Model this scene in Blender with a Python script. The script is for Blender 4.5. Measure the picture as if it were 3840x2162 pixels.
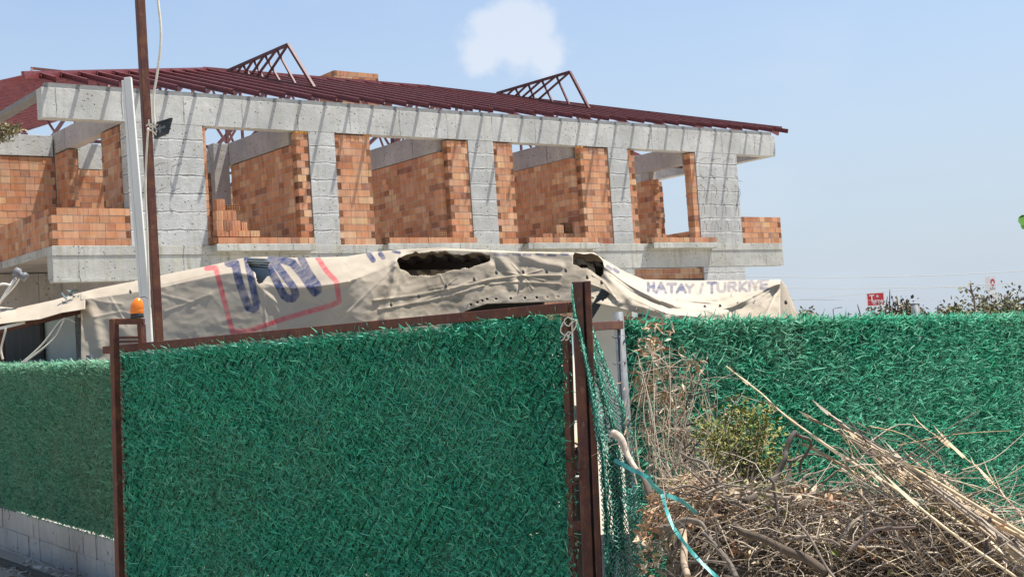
import bpy, math, random
import numpy as np
from mathutils import Matrix, Vector
for o in list(bpy.data.objects): bpy.data.objects.remove(o)
random.seed(7); RNG = np.random.default_rng(7)
scene = bpy.context.scene
COL = scene.collection
# ---------------------------------------------------------------- camera
FPX, PITCH, ROLL, YAW = 5123.16, math.radians(2.941), math.radians(3.893), math.radians(37.517)
EYE = np.array([0, 0, 1.85]); GZ = 0.27
_fw = np.array([0, math.cos(PITCH), math.sin(PITCH)]); _up = np.array([0, -math.sin(PITCH), math.cos(PITCH)])
_r = np.array([1.0, 0, 0])
RR = math.cos(ROLL) * _r - math.sin(ROLL) * _up
UU = math.sin(ROLL) * _r + math.cos(ROLL) * _up
cam_d = bpy.data.cameras.new('camera'); cam = bpy.data.objects.new('camera', cam_d); COL.objects.link(cam)
cam_d.sensor_fit = 'HORIZONTAL'; cam_d.sensor_width = 36; cam_d.lens = FPX / 3840 * 36
cam_d.clip_start = .05; cam_d.clip_end = 20000
M = Matrix.Identity(4)
for i in range(3):
    M[i][0] = RR[i]; M[i][1] = UU[i]; M[i][2] = -_fw[i]; M[i][3] = EYE[i]
cam.matrix_world = M
scene.camera = cam
# ---------------------------------------------------------------- sky, sun, exposure
SUN = Vector((.357, .06, 1.0)).normalized()
EXPOSURE = 1.07
world = bpy.data.worlds.new('World'); scene.world = world; world.use_nodes = True
nt = world.node_tree; nt.nodes.clear()
def wn(t, **k):
    n = nt.nodes.new(t)
    for a, b in k.items(): setattr(n, a, b)
    return n
out = wn('ShaderNodeOutputWorld'); bg = wn('ShaderNodeBackground'); sky = wn('ShaderNodeTexSky', sky_type='NISHITA')
sky.sun_disc = False; sky.sun_elevation = math.asin(SUN.z); sky.sun_rotation = math.atan2(SUN.x, SUN.y)
sky.air_density = 1.0; sky.dust_density = 1.0; sky.ozone_density = 1.3; sky.altitude = 100
bg.inputs[1].default_value = 0.09
geo = wn('ShaderNodeTexCoord')
cd = _fw + RR * ((1925 - 1920) / FPX) - UU * ((165 - 1081) / FPX); cd = cd / np.linalg.norm(cd)
def vmath(op, a, b=None):
    n = wn('ShaderNodeVectorMath', operation=op); nt.links.new(a, n.inputs[0])
    if b is not None:
        if hasattr(b, 'is_linked'): nt.links.new(b, n.inputs[1])
        else: n.inputs[1].default_value = b
    return n
def math_(op, a, b=None, c=None):
    n = wn('ShaderNodeMath', operation=op)
    for i, x in enumerate((a, b, c)):
        if x is None: continue
        if hasattr(x, 'is_linked'): nt.links.new(x, n.inputs[i])
        else: n.inputs[i].default_value = x
    return n.outputs[0]
# the small puffy cloud: soft noise-edged patch of the sky dome round one direction
no = wn('ShaderNodeTexNoise'); no.inputs['Scale'].default_value = 46; no.inputs['Detail'].default_value = 5; no.inputs['Roughness'].default_value = .55
nt.links.new(geo.outputs['Generated'], no.inputs['Vector'])
sub = vmath('SUBTRACT', geo.outputs['Generated'], tuple(cd))
dx = vmath('DOT_PRODUCT', sub.outputs[0], tuple(RR)).outputs['Value']
dy = vmath('DOT_PRODUCT', sub.outputs[0], tuple(UU)).outputs['Value']
lob = None
for lx, ly, lr in ((0, 5, 175), (-120, -45, 120), (120, -45, 125), (15, 90, 95), (-75, 55, 95), (85, 50, 95)):
    ax_ = math_('MULTIPLY', math_('SUBTRACT', dx, lx / FPX), FPX / lr); ay_ = math_('MULTIPLY', math_('SUBTRACT', dy, ly / FPX), FPX / lr)
    r_ = math_('SUBTRACT', 1.0, math_('SQRT', math_('ADD', math_('MULTIPLY', ax_, ax_), math_('MULTIPLY', ay_, ay_))))
    lob = r_ if lob is None else math_('SMOOTH_MAX', lob, r_, .2)
dens = math_('ADD', math_('ADD', lob, .02), math_('MULTIPLY_ADD', dy, 5.0, math_('MULTIPLY', math_('SUBTRACT', no.outputs['Fac'], 0.5), 1.15)))
mr = wn('ShaderNodeMapRange', interpolation_type='SMOOTHSTEP'); nt.links.new(dens, mr.inputs[0])
mr.inputs[1].default_value = 0.0; mr.inputs[2].default_value = .62; mr.inputs[3].default_value = 0; mr.inputs[4].default_value = .64
# thin veil of high cloud
n2 = wn('ShaderNodeTexNoise'); n2.inputs['Scale'].default_value = 7; n2.inputs['Detail'].default_value = 6
mp = wn('ShaderNodeMapping'); mp.inputs['Scale'].default_value = (1, 1, 2.2); nt.links.new(geo.outputs['Generated'], mp.inputs[0]); nt.links.new(mp.outputs[0], n2.inputs['Vector'])
mr2 = wn('ShaderNodeMapRange', interpolation_type='SMOOTHSTEP'); nt.links.new(n2.outputs['Fac'], mr2.inputs[0])
mr2.inputs[1].default_value = .5; mr2.inputs[2].default_value = .8; mr2.inputs[3].default_value = 0; mr2.inputs[4].default_value = .16
cl = math_('MAXIMUM', mr.outputs[0], mr2.outputs[0])
mix = wn('ShaderNodeMix', data_type='RGBA'); nt.links.new(cl, mix.inputs[0]); 
sz = wn('ShaderNodeSeparateXYZ'); nt.links.new(geo.outputs['Generated'], sz.inputs[0])
mh = wn('ShaderNodeMapRange', interpolation_type='SMOOTHSTEP'); nt.links.new(sz.outputs[2], mh.inputs[0])
mh.inputs[1].default_value = .42; mh.inputs[2].default_value = -.02; mh.inputs[3].default_value = 0; mh.inputs[4].default_value = .93
hz = wn('ShaderNodeMix', data_type='RGBA'); nt.links.new(mh.outputs[0], hz.inputs[0]); nt.links.new(sky.outputs[0], hz.inputs[6]); hz.inputs[7].default_value = (2.9, 3.35, 3.95, 1)
nt.links.new(hz.outputs[2], mix.inputs[6])
mix.inputs[7].default_value = (4.5, 4.75, 5.15, 1)
nt.links.new(mix.outputs[2], bg.inputs[0]); nt.links.new(bg.outputs[0], out.inputs[0])
sun_d = bpy.data.lights.new('sun', 'SUN'); sun = bpy.data.objects.new('sun', sun_d); COL.objects.link(sun)
sun_d.energy = 5.0; sun_d.angle = math.radians(.55); sun_d.color = (1, .95, .87)
sun.rotation_euler = SUN.to_track_quat('Z', 'Y').to_euler()
sun.location = (0, 0, 40)
scene.view_settings.view_transform = 'Standard'; scene.view_settings.look = 'None'
scene.view_settings.exposure = EXPOSURE; scene.view_settings.gamma = 1
scene.render.engine = 'CYCLES'
scene.cycles.use_denoising = True
scene.cycles.max_bounces = 8
# ---------------------------------------------------------------- measuring helpers (photo pixel -> point on a real plane)
def ray(x, y): return _fw + RR * (x - 1920) / FPX - UU * (y - 1081) / FPX
def at(x, y, Y):
    d = ray(x, y); return EYE + d * (Y / d[1])
UH = np.array([math.cos(YAW), math.sin(YAW), 0]); NH = np.array([-math.sin(YAW), math.cos(YAW), 0])
P0 = at(300, 922, 25.5)
def loc(p):
    q = np.array(p) - P0; return np.array([q @ UH, q @ NH, p[2]])
def vplane(x, y, a, b):                # vertical plane through plan points a, b
    d = ray(x, y); n = np.array([-(b[1] - a[1]), b[0] - a[0]]); o = np.array(a) - EYE[:2]
    return EYE + d * ((o @ n) / (d[:2] @ n))
# ---------------------------------------------------------------- object helpers
def link(o, parent=None):
    COL.objects.link(o)
    if parent is not None: o.parent = parent
    return o
def tag(o, label=None, cat=None, group=None, kind=None):
    if label: o['label'] = label
    if cat: o['category'] = cat
    if group: o['group'] = group
    if kind: o['kind'] = kind
    return o
def thing(name, label, cat, loc=(0, 0, 0), rz=0, group=None):
    o = bpy.data.objects.new(name, None); o.empty_display_size = .2
    o.location = loc; o.rotation_euler = (0, 0, rz); link(o); return tag(o, label, cat, group)
class MB:
    def __init__(s): s.v = []; s.f = []; s.c = []
    def poly(s, pts, c=(1, 1, 1)):
        n = len(s.v); s.v += [tuple(p) for p in pts]; s.f.append(tuple(range(n, n + len(pts)))); s.c.append(c)
    def faces(s, vs, fs, c=(1, 1, 1)):
        n = len(s.v); s.v += [tuple(p) for p in vs]
        for f in fs: s.f.append(tuple(i + n for i in f)); s.c.append(c)
    def hexa(s, p, c=(1, 1, 1), skip=()):
        F = [(0, 3, 2, 1), (4, 5, 6, 7), (0, 1, 5, 4), (1, 2, 6, 5), (2, 3, 7, 6), (3, 0, 4, 7)]
        s.faces(p, [f for i, f in enumerate(F) if i not in skip], c)
    def box(s, a, b, c=(1, 1, 1)):
        x0, y0, z0 = a; x1, y1, z1 = b
        s.hexa([(x0, y0, z0), (x1, y0, z0), (x1, y1, z0), (x0, y1, z0), (x0, y0, z1), (x1, y0, z1), (x1, y1, z1), (x0, y1, z1)], c)
    def frame_box(s, o, ax, ay, az, l, t, h, c=(1, 1, 1), skip=()):
        o = np.array(o, float); ax = np.array(ax, float) * l; ay = np.array(ay, float) * t; az = np.array(az, float) * h
        s.hexa([o, o + ax, o + ax + ay, o + ay, o + az, o + ax + az, o + ax + ay + az, o + ay + az], c, skip)
    def bar(s, a, b, w, h=None, up=(0, 0, 1), c=(1, 1, 1)):
        a = np.array(a, float); b = np.array(b, float); d = b - a; L = np.linalg.norm(d); d = d / L; h = h or w
        up = np.array(up, float)
        if abs(d @ up) > .98: up = np.array([0, 1.0, 0]) if abs(d[1]) < .9 else np.array([1.0, 0, 0])
        x = np.cross(d, up); x /= np.linalg.norm(x); y = np.cross(x, d)
        s.frame_box(a - x * w / 2 - y * h / 2, d, x, y, L, w, h, c)
    def tube(s, pts, r, n=6, c=(1, 1, 1), cap=True):
        P = [np.array(p, float) for p in pts]; m = len(P)
        rs = r if hasattr(r, '__len__') else [r] * m
        base = len(s.v); x = None
        for i in range(m):
            d = P[min(i + 1, m - 1)] - P[max(i - 1, 0)]; d = d / (np.linalg.norm(d) + 1e-9)
            if x is None:
                u = np.array([0, 0, 1.0]) if abs(d[2]) < .9 else np.array([1.0, 0, 0])
                x = np.cross(d, u)
            x = x - d * (x @ d); x = x / (np.linalg.norm(x) + 1e-9); y = np.cross(d, x)
            for k in range(n):
                a = 2 * math.pi * k / n; s.v.append(tuple(P[i] + (x * math.cos(a) + y * math.sin(a)) * rs[i]))
        for i in range(m - 1):
            for k in range(n):
                k2 = (k + 1) % n
                s.f.append((base + i * n + k, base + i * n + k2, base + (i + 1) * n + k2, base + (i + 1) * n + k)); s.c.append(c)
        if cap:
            s.f.append(tuple(base + k for k in range(n))[::-1]); s.c.append(c)
            s.f.append(tuple(base + (m - 1) * n + k for k in range(n))); s.c.append(c)
    def lathe(s, prof, o, n=20, c=(1, 1, 1), ax=(0, 0, 1)):
        o = np.array(o, float); base = len(s.v)
        z = np.array(ax, float); z /= np.linalg.norm(z); t = np.array([1.0, 0, 0]) if abs(z[0]) < .9 else np.array([0, 1.0, 0])
        x = np.cross(z, t); x /= np.linalg.norm(x); y = np.cross(z, x)
        for r, h in prof:
            for k in range(n):
                a = 2 * math.pi * k / n; s.v.append(tuple(o + z * h + (x * math.cos(a) + y * math.sin(a)) * r))
        for i in range(len(prof) - 1):
            for k in range(n):
                k2 = (k + 1) % n
                s.f.append((base + i * n + k, base + i * n + k2, base + (i + 1) * n + k2, base + (i + 1) * n + k)); s.c.append(c)
    def build(s, name, mat, parent=None, smooth=False, bevel=0, origin=None):
        V = np.array(s.v, float)
        me = bpy.data.meshes.new(name)
        if origin is not None: V = V - np.array(origin)
        me.from_pydata(V.tolist(), [], s.f)
        at_ = me.attributes.new('Col', 'FLOAT_COLOR', 'FACE')
        c = np.ones((len(s.f), 4), np.float32); c[:, :3] = np.array(s.c, np.float32); at_.data.foreach_set('color', c.ravel())
        me.materials.append(mat)
        if smooth: me.polygons.foreach_set('use_smooth', [True] * len(s.f))
        me.update()
        o = bpy.data.objects.new(name, me)
        if origin is not None: o.location = origin
        link(o, parent)
        if bevel:
            b = o.modifiers.new('bevel', 'BEVEL'); b.width = bevel; b.segments = 2; b.limit_method = 'ANGLE'; b.angle_limit = math.radians(50)
        return o
def mesh_np(name, V, Q, colf, mat, parent=None, smooth=False, colname='Col', point=False):
    me = bpy.data.meshes.new(name); k = Q.shape[1]
    me.vertices.add(len(V)); me.vertices.foreach_set('co', V.astype(np.float32).ravel())
    me.loops.add(Q.size); me.loops.foreach_set('vertex_index', Q.astype(np.int32).ravel())
    me.polygons.add(len(Q)); me.polygons.foreach_set('loop_start', np.arange(0, Q.size, k, dtype=np.int32))
    me.polygons.foreach_set('loop_total', np.full(len(Q), k, np.int32))
    me.update(calc_edges=True)
    if colf is not None:
        a = me.attributes.new(colname, 'FLOAT_COLOR', 'POINT' if point else 'FACE')
        c = np.ones((len(colf), 4), np.float32); c[:, :3] = colf; a.data.foreach_set('color', c.ravel())
    if smooth: me.polygons.foreach_set('use_smooth', [True] * len(Q))
    me.materials.append(mat); me.validate()
    return link(bpy.data.objects.new(name, me), parent)
# ---------------------------------------------------------------- materials
class NT:
    def __init__(s, name):
        s.m = bpy.data.materials.new(name); s.m.use_nodes = True; s.t = s.m.node_tree
        s.b = s.t.nodes['Principled BSDF']; s.o = s.t.nodes['Material Output']
        s.tc = s.t.nodes.new('ShaderNodeTexCoord')
    def n(s, t, **k):
        x = s.t.nodes.new(t)
        for a, b in k.items(): setattr(x, a, b)
        return x
    def l(s, a, b): s.t.links.new(a, b)
    def vec(s, scale=(1, 1, 1), space='Object', rot=(0, 0, 0)):
        m = s.n('ShaderNodeMapping'); m.inputs['Scale'].default_value = scale; m.inputs['Rotation'].default_value = rot
        s.l(s.tc.outputs[space], m.inputs[0]); return m.outputs[0]
    def noise(s, scale, detail=4, rough=.55, v=None, dist=0):
        x = s.n('ShaderNodeTexNoise'); x.inputs['Scale'].default_value = scale; x.inputs['Detail'].default_value = detail
        x.inputs['Roughness'].default_value = rough; x.inputs['Distortion'].default_value = dist
        s.l(v if v is not None else s.tc.outputs['Object'], x.inputs['Vector']); return x.outputs['Fac']
    def ramp(s, f, stops):
        r = s.n('ShaderNodeValToRGB'); e = r.color_ramp.elements
        while len(e) < len(stops): e.new(.5)
        for i, (p, c) in enumerate(stops):
            e[i].position = p; e[i].color = (c, c, c, 1) if not hasattr(c, '__len__') else (*c, 1)
        s.l(f, r.inputs[0]); return r.outputs[0]
    def mix(s, f, a, b, mode='MIX'):
        m = s.n('ShaderNodeMix', data_type='RGBA', blend_type=mode)
        for i, x in ((0, f), (6, a), (7, b)):
            if hasattr(x, 'is_linked'): s.l(x, m.inputs[i])
            else: m.inputs[i].default_value = x if i == 0 else ((*x, 1) if len(x) == 3 else x)
        return m.outputs[2]
    def math(s, op, a, b=0.0):
        m = s.n('ShaderNodeMath', operation=op)
        for i, x in enumerate((a, b)):
            if hasattr(x, 'is_linked'): s.l(x, m.inputs[i])
            else: m.inputs[i].default_value = x
        return m.outputs[0]
    def attr(s, name='Col'):
        a = s.n('ShaderNodeAttribute', attribute_name=name); return a.outputs['Color']
    def sep(s, v):
        x = s.n('ShaderNodeSeparateXYZ'); s.l(v, x.inputs[0]); return x.outputs
    def bump(s, h, strength=.3, dist=.01):
        b = s.n('ShaderNodeBump'); b.inputs['Strength'].default_value = strength; b.inputs['Distance'].default_value = dist
        s.l(h, b.inputs['Height']); s.l(b.outputs[0], s.b.inputs['Normal'])
    def base(s, c):
        if hasattr(c, 'is_linked'): s.l(c, s.b.inputs['Base Color'])
        else: s.b.inputs['Base Color'].default_value = (*c, 1)
    def set(s, rough=None, metal=None, spec=None):
        if rough is not None:
            if hasattr(rough, 'is_linked'): s.l(rough, s.b.inputs['Roughness'])
            else: s.b.inputs['Roughness'].default_value = rough
        if metal is not None: s.b.inputs['Metallic'].default_value = metal
        if spec is not None: s.b.inputs['Specular IOR Level'].default_value = spec
        return s.m
def mat_concrete(name, base, lift=None, streak=.5, dark=.0, seed=0, vj=None):
    m = NT(name); v = m.vec(); off = m.n('ShaderNodeVectorMath', operation='ADD'); m.l(v, off.inputs[0]); off.inputs[1].default_value = (seed * 3.1, seed * 1.7, 0); v2 = off.outputs[0]
    big = m.noise(.9, 5, .6, v2); mid = m.noise(7, 6, .65, v2); fine = m.noise(55, 3, .6, v2)
    c = m.mix(m.ramp(big, [(.34, 0), (.62, 1)]), tuple(x * .7 for x in base), tuple(min(1, x * 1.1) for x in base))
    c = m.mix(m.ramp(mid, [(.35, 0), (.72, .55)]), c, (base[0] * .72, base[1] * .71, base[2] * .68))
    c = m.mix(m.ramp(fine, [(.5, 0), (.8, .35)]), c, tuple(min(1, x * 1.28) for x in base))
    st = m.noise(1, 5, .6, m.vec((9, 9, .55)))
    c = m.mix(m.math('MULTIPLY', m.ramp(st, [(.52, 0), (.74, 1)]), streak), c, (base[0] * .62, base[1] * .57, base[2] * .46))
    st2 = m.noise(1, 4, .6, m.vec((4.3, 4.3, .4)))
    c = m.mix(m.math('MULTIPLY', m.ramp(st2, [(.56, 0), (.72, 1)]), .4), c, (base[0] * 1.02, base[1] * .93, base[2] * .72))
    # bug holes
    vo = m.n('ShaderNodeTexVoronoi'); vo.inputs['Scale'].default_value = 11; m.l(v2, vo.inputs['Vector'])
    pit = m.ramp(vo.outputs['Distance'], [(.1, 1), (.2, 0)]); sel = m.ramp(m.noise(2.4, 2, .5, v2), [(.42, 0), (.56, 1)])
    pm = m.math('MULTIPLY', pit, sel)
    c = m.mix(m.math('MULTIPLY', pm, .75), c, (base[0] * .3, base[1] * .29, base[2] * .27))
    h = m.math('SUBTRACT', m.math('ADD', m.math('MULTIPLY', mid, .6), m.math('MULTIPLY', fine, .4)), m.math('MULTIPLY', pm, 1.5))
    if lift:
        z = m.sep(v)[2]; wob = m.math('MULTIPLY', m.math('SUBTRACT', m.noise(5, 3, .6, v2), .5), .085)
        fr = m.math('FRACT', m.math('DIVIDE', m.math('ADD', m.math('ADD', z, wob), 10.0 + seed * .13), lift))
        d = m.math('ABSOLUTE', m.math('SUBTRACT', fr, .5)); w = .016 / lift
        ln = m.ramp(m.math('DIVIDE', d, w * 2), [(.3, 1), (.6, 0)])
        lw = m.ramp(m.math('DIVIDE', m.math('SUBTRACT', d, w * .8), w * 2), [(.2, 1), (.8, 0)])
        c = m.mix(m.math('MULTIPLY', lw, .55), c, tuple(min(1, x * 1.6) for x in base))
        c = m.mix(m.math('MULTIPLY', ln, m.ramp(m.noise(3, 3, .6, v2), [(.3, .5), (.6, 1)])), c, tuple(x * .4 for x in base))
        h = m.math('SUBTRACT', h, ln)
    if vj:   # shutter-board joints running up the face
        x = m.math('ADD', m.math('ADD', m.sep(v)[0], m.math('MULTIPLY', m.sep(v)[1], .83)), m.math('MULTIPLY', m.math('SUBTRACT', m.noise(2.3, 4, .65, v2), .5), .12))
        d = m.math('ABSOLUTE', m.math('SUBTRACT', m.math('FRACT', m.math('DIVIDE', m.math('ADD', x, 20.0), vj)), .5))
        ln = m.math('MULTIPLY', m.ramp(m.math('DIVIDE', d, .016 / vj), [(.35, 1), (.7, 0)]), m.ramp(m.noise(2.0, 4, .6, v2), [(.4, .1), (.6, .8)]))
        c = m.mix(ln, c, tuple(q * .38 for q in base)); h = m.math('SUBTRACT', h, ln)
    m.base(c); m.bump(h, .9, .02); return m.set(.9, spec=.25)
def mat_attr(name, rough=.85, nscale=30, namp=.35, bump=.25, stretch=(1, 1, 1), spec=.3, bd=.004, dust=None, dustamt=.4):
    m = NT(name); c = m.attr(); n = m.noise(nscale, 5, .6, m.vec(stretch))
    c = m.mix(1.0, c, m.ramp(n, [(.25, 1 - namp), (.75, 1 + namp * .5)]), 'MULTIPLY')
    if dust:
        c = m.mix(m.math('MULTIPLY', m.ramp(m.noise(3.3, 5, .65), [(.4, 0), (.75, 1)]), dustamt), c, dust)
    m.base(c); m.bump(n, bump, bd); return m.set(rough, spec=spec)
def mat_plain(name, col, rough=.6, namp=.25, nscale=12, metal=0, spec=.4, col2=None, bump=.1, stretch=(1, 1, 1), bd=.004):
    m = NT(name); n = m.noise(nscale, 6, .6, m.vec(stretch))
    c = m.mix(m.ramp(n, [(.3, 0), (.72, 1)]), tuple(x * (1 - namp) for x in col), col2 or tuple(min(1, x * (1 + namp)) for x in col))
    m.base(c); m.bump(n, bump, bd); return m.set(rough, metal, spec)
def mat_rust(name, col=(.075, .022, .016), rust=(.13, .05, .022), dust=(.28, .2, .16)):
    m = NT(name); a = m.noise(14, 7, .65); b = m.noise(60, 4, .6, m.vec((1, 1, .35))); d = m.noise(4, 4, .6)
    c = m.mix(m.ramp(a, [(.42, 0), (.66, 1)]), col, rust); c = m.mix(m.ramp(b, [(.6, 0), (.78, .55)]), c, dust)
    c = m.mix(m.ramp(d, [(.5, 0), (.8, .35)]), c, tuple(x * .5 for x in col))
    m.base(c); m.bump(b, .2, .002); return m.set(m.ramp(a, [(.3, .45), (.7, .75)]), spec=.35)
CON = (.475, .485, .47)
MT = dict(
    conc=mat_concrete('concrete', CON, None, .5, vj=1.27), conc_col=mat_concrete('concrete_poured_in_lifts', (.465, .475, .465), .36, .6, seed=1),
    conc_slab=mat_concrete('concrete_stained_slab', (.465, .47, .435), None, .95, seed=2, vj=2.1), conc_in=mat_concrete('concrete_inner', (.45, .43, .41), None, .4, seed=3, vj=1.9),
    brick=mat_attr('hollow_clay_brick', .9, 13, .34, .4, (1, 1, .12), .2, .004, (.55, .43, .34), .38),
    mortar=mat_plain('mortar', (.40, .37, .33), .95, .3, 30, bump=.4),
    foam=mat_plain('mortar_squeeze', (.5, .24, .06), .8, .3, 20, bump=.4),
    red=mat_plain('red_primer_steel', (.15, .03, .032), .42, .22, 9, spec=.5, col2=(.2, .052, .05)),
    redw=mat_plain('weathered_primer_steel', (.12, .035, .032), .5, .3, 14, spec=.4, col2=(.2, .08, .07)),
    rust=mat_rust('rusty_painted_steel'), rustpost=mat_rust('rusty_post_steel', (.07, .024, .018), (.15, .055, .028)),
    grey=mat_plain('grey_plate', (.2, .21, .21), .7, .2, 10), galv=mat_plain('galvanised_steel', (.13, .14, .152), .6, .3, 25, .0, .35, bump=.05),
    white=mat_plain('white_painted_steel', (.62, .62, .58), .45, .1, 6, spec=.5, stretch=(1, 1, .2)),
    cable=mat_plain('pale_cable', (.62, .58, .48), .55, .15, 20), black=mat_plain('black_plastic', (.02, .022, .025), .4, .3, 30),
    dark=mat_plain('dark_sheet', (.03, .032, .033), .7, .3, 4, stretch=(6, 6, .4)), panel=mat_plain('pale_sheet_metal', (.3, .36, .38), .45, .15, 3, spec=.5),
    plank=mat_plain('weathered_plank', (.36, .33, .28), .85, .3, 3, stretch=(9, 9, .6)), foil=mat_plain('crumpled_foil', (.12, .15, .16), .3, .6, 9, .5),
    roofsheet=mat_plain('shade_black_roof_sheet', (.016, .01, .01), .6, .4, 8), truss=mat_plain('truss_primer_steel', (.085, .022, .022), .55, .3, 14, spec=.35, col2=(.13, .045, .04)), cream=mat_plain('cream_painted_wall', (.68, .68, .64), .7, .08, 4), orange=None)  # roofsheet is coloured near black to paint the unlit inside of the shed
def mat_lens():
    m = NT('amber_lens'); m.base((.85, .22, .01)); m.b.inputs['Transmission Weight'].default_value = .25; m.b.inputs['Roughness'].default_value = .25; return m.m
MT['orange'] = mat_lens()
BR = [(.49, .218, .107), (.46, .196, .094), (.54, .272, .14), (.40, .164, .08), (.50, .242, .13), (.57, .34, .19), (.28, .115, .065)]
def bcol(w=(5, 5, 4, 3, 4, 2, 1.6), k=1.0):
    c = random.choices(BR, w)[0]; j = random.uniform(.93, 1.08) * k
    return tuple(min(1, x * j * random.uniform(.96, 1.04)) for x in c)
# ---------------------------------------------------------------- hollow brick builder
def hollow(mb, o, ax, ay, l, h, t, c, nx=3, nz=4):
    """clay block whose open end (holes) shows on the face at o spanned by ax and up; ay points into the block"""
    o = np.array(o, float); ax = np.array(ax, float); ay = np.array(ay, float); az = np.array([0, 0, 1.0])
    mb.frame_box(o, ax, ay, az, l, t, h, c, skip=(2,))
    d = min(.17, t * .92); w = .0052
    ci = c
    mb.poly([o + ay * d, o + ax * l + ay * d, o + ax * l + ay * d + az * h, o + ay * d + az * h], ci)
    for i in range(nx + 1):
        x = (l - w) * i / nx
        mb.frame_box(o + ax * x, ax, ay, az, w, d, h, c, skip=(4,))
    for k in range(nz + 1):
        z = (h - w) * k / nz
        mb.frame_box(o + az * z + ax * .001 + ay * .001, ax, ay, az, l - .002, d, w, c, skip=(4,))
def brick_run(mb, o, ax, ay, l, h, t, c):
    mb.frame_box(o, ax, ay, (0, 0, 1), l, t, h, c)
def wall(mb, mm, o, ax, nrm_in, L, z0, z1, T, course=.147, ends=(True, True), lens=(.195, .195, .195, .3), soldier=False, k=1.0, hollow_p=.0, w=None, rag=0.0):
    """bricks laid in courses; o = plan point on the visible face, ax along it, nrm_in into the wall"""
    ax = np.array([*ax, 0.0]); ay = np.array([*nrm_in, 0.0]); o = np.array([o[0], o[1], 0.0]); g = .015; gv = .006
    n = max(1, round((z1 - z0) / course)); ch = (z1 - z0) / n
    e = .014
    mm.frame_box(o + ax * e + ay * (T - .012) + np.array([0, 0, z0]), ax, ay, (0, 0, 1), L - 2 * e, .007, z1 - z0 - .006)
    ww = w or (5, 5, 4, 3, 4, 2, 1.6)
    for r in range(n):
        z = z0 + r * ch; x = 0.0; h = ch - g
        if r < n - 1: mm.frame_box(o + ax * (e + .001 * (r % 3)) + ay * (e - .009 + .001 * (r % 2)) + np.array([0, 0, z + h - .0015]), ax, ay, (0, 0, 1), L - 2 * e, T - .03, g + .004)
        sold = soldier and r == n - 1
        first = True; end = L + (random.uniform(-rag, rag) if rag else 0)
        if r % 2 and not (ends[0]) and not sold: x = -.1
        while x < end - .012:
            if sold: l = .1
            elif first and ends[0] and r % 2 == 0: l = .1
            else: l = random.choice(lens) + gv
            last = x + l >= end - .05
            if last: l = end - x
            hol = (first and ends[0] and r % 2 == 0 and not sold) or (last and ends[1] and r % 2 == 1 and not sold)
            if last and ends[1] and r % 2 == 1 and l > .14 and not sold:
                # split: stretcher plus open header at the end
                l2 = .1; l1 = l - l2
                a0 = max(x, 0); p = o + ax * (a0 + gv / 2) + ay * random.uniform(-.003, .003) + np.array([0, 0, z])
                brick_run(mb, p, ax, ay, x + l1 - a0 - gv, h, T - .004, bcol(ww, k))
                p = o + ax * (x + l1 + gv / 2) + np.array([0, 0, z]); hollow(mb, p, ax, ay, l2 - gv, h, T - .004, bcol(ww, k))
                break
            a0 = max(x, 0.0)
            p = o + ax * (a0 + gv / 2) + ay * random.uniform(-.003, .003) + np.array([0, 0, z + random.uniform(-.0015, .0015)])
            le = x + l - a0 - gv
            if le > .015:
                if hol or random.random() < hollow_p: hollow(mb, p, ax, ay, le, h, T - .004, bcol(ww, k), 3 if le < .15 else 5)
                else: brick_run(mb, p, ax, ay, le, h, T - .004, bcol(ww, k))
            x += l; first = False
def brick_part(name, parent, *walls, label=None):
    b = MB(); q = MB()
    for a, kw in walls: wall(b, q, *a, **kw)
    n0 = len(b.v); b.v += q.v; b.f += [tuple(i + n0 for i in f) for f in q.f]; b.c += [(.40, .36, .31)] * len(q.f)
    o = b.build(name, MT['brick'], parent)
    if label: o['label'] = label
    return o
def WL(*a, **k): return (a, k)
U2, V2, MU, MV = (1, 0), (0, 1), (-1, 0), (0, -1)
# ================================================================= GROUND
def build_ground():
    m = NT('dusty_ground'); a = m.noise(.8, 6, .65); b = m.noise(18, 6, .7); f = m.noise(90, 3, .6)
    c = m.mix(m.ramp(a, [(.35, 0), (.68, 1)]), (.3, .265, .215), (.4, .36, .3)); c = m.mix(m.ramp(b, [(.45, 0), (.7, .8)]), c, (.24, .21, .17))
    c = m.mix(m.ramp(f, [(.55, 0), (.75, .6)]), c, (.46, .42, .37)); m.base(c); m.bump(b, .8, .02); m.set(.95, spec=.15)
    b_ = MB(); xs = [-6000, -600, -60, -20, -8, -4, 0, 4, 8, 20, 60, 600, 6000]; ys = [-3000, -100, -10, 0, 4, 8, 12, 16, 24, 40, 80, 300, 1500, 9000]
    vs = [(x, y, GZ + (.02 * math.sin(x * 1.7 + y) if abs(x) < 30 and 0 < y < 40 else 0)) for y in ys for x in xs]; nx = len(xs)
    b_.faces(vs, [(j * nx + i, j * nx + i + 1, (j + 1) * nx + i + 1, (j + 1) * nx + i) for j in range(len(ys) - 1) for i in range(nx - 1)])
    tag(b_.build('ground', m.m), kind='structure')
build_ground()
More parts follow.
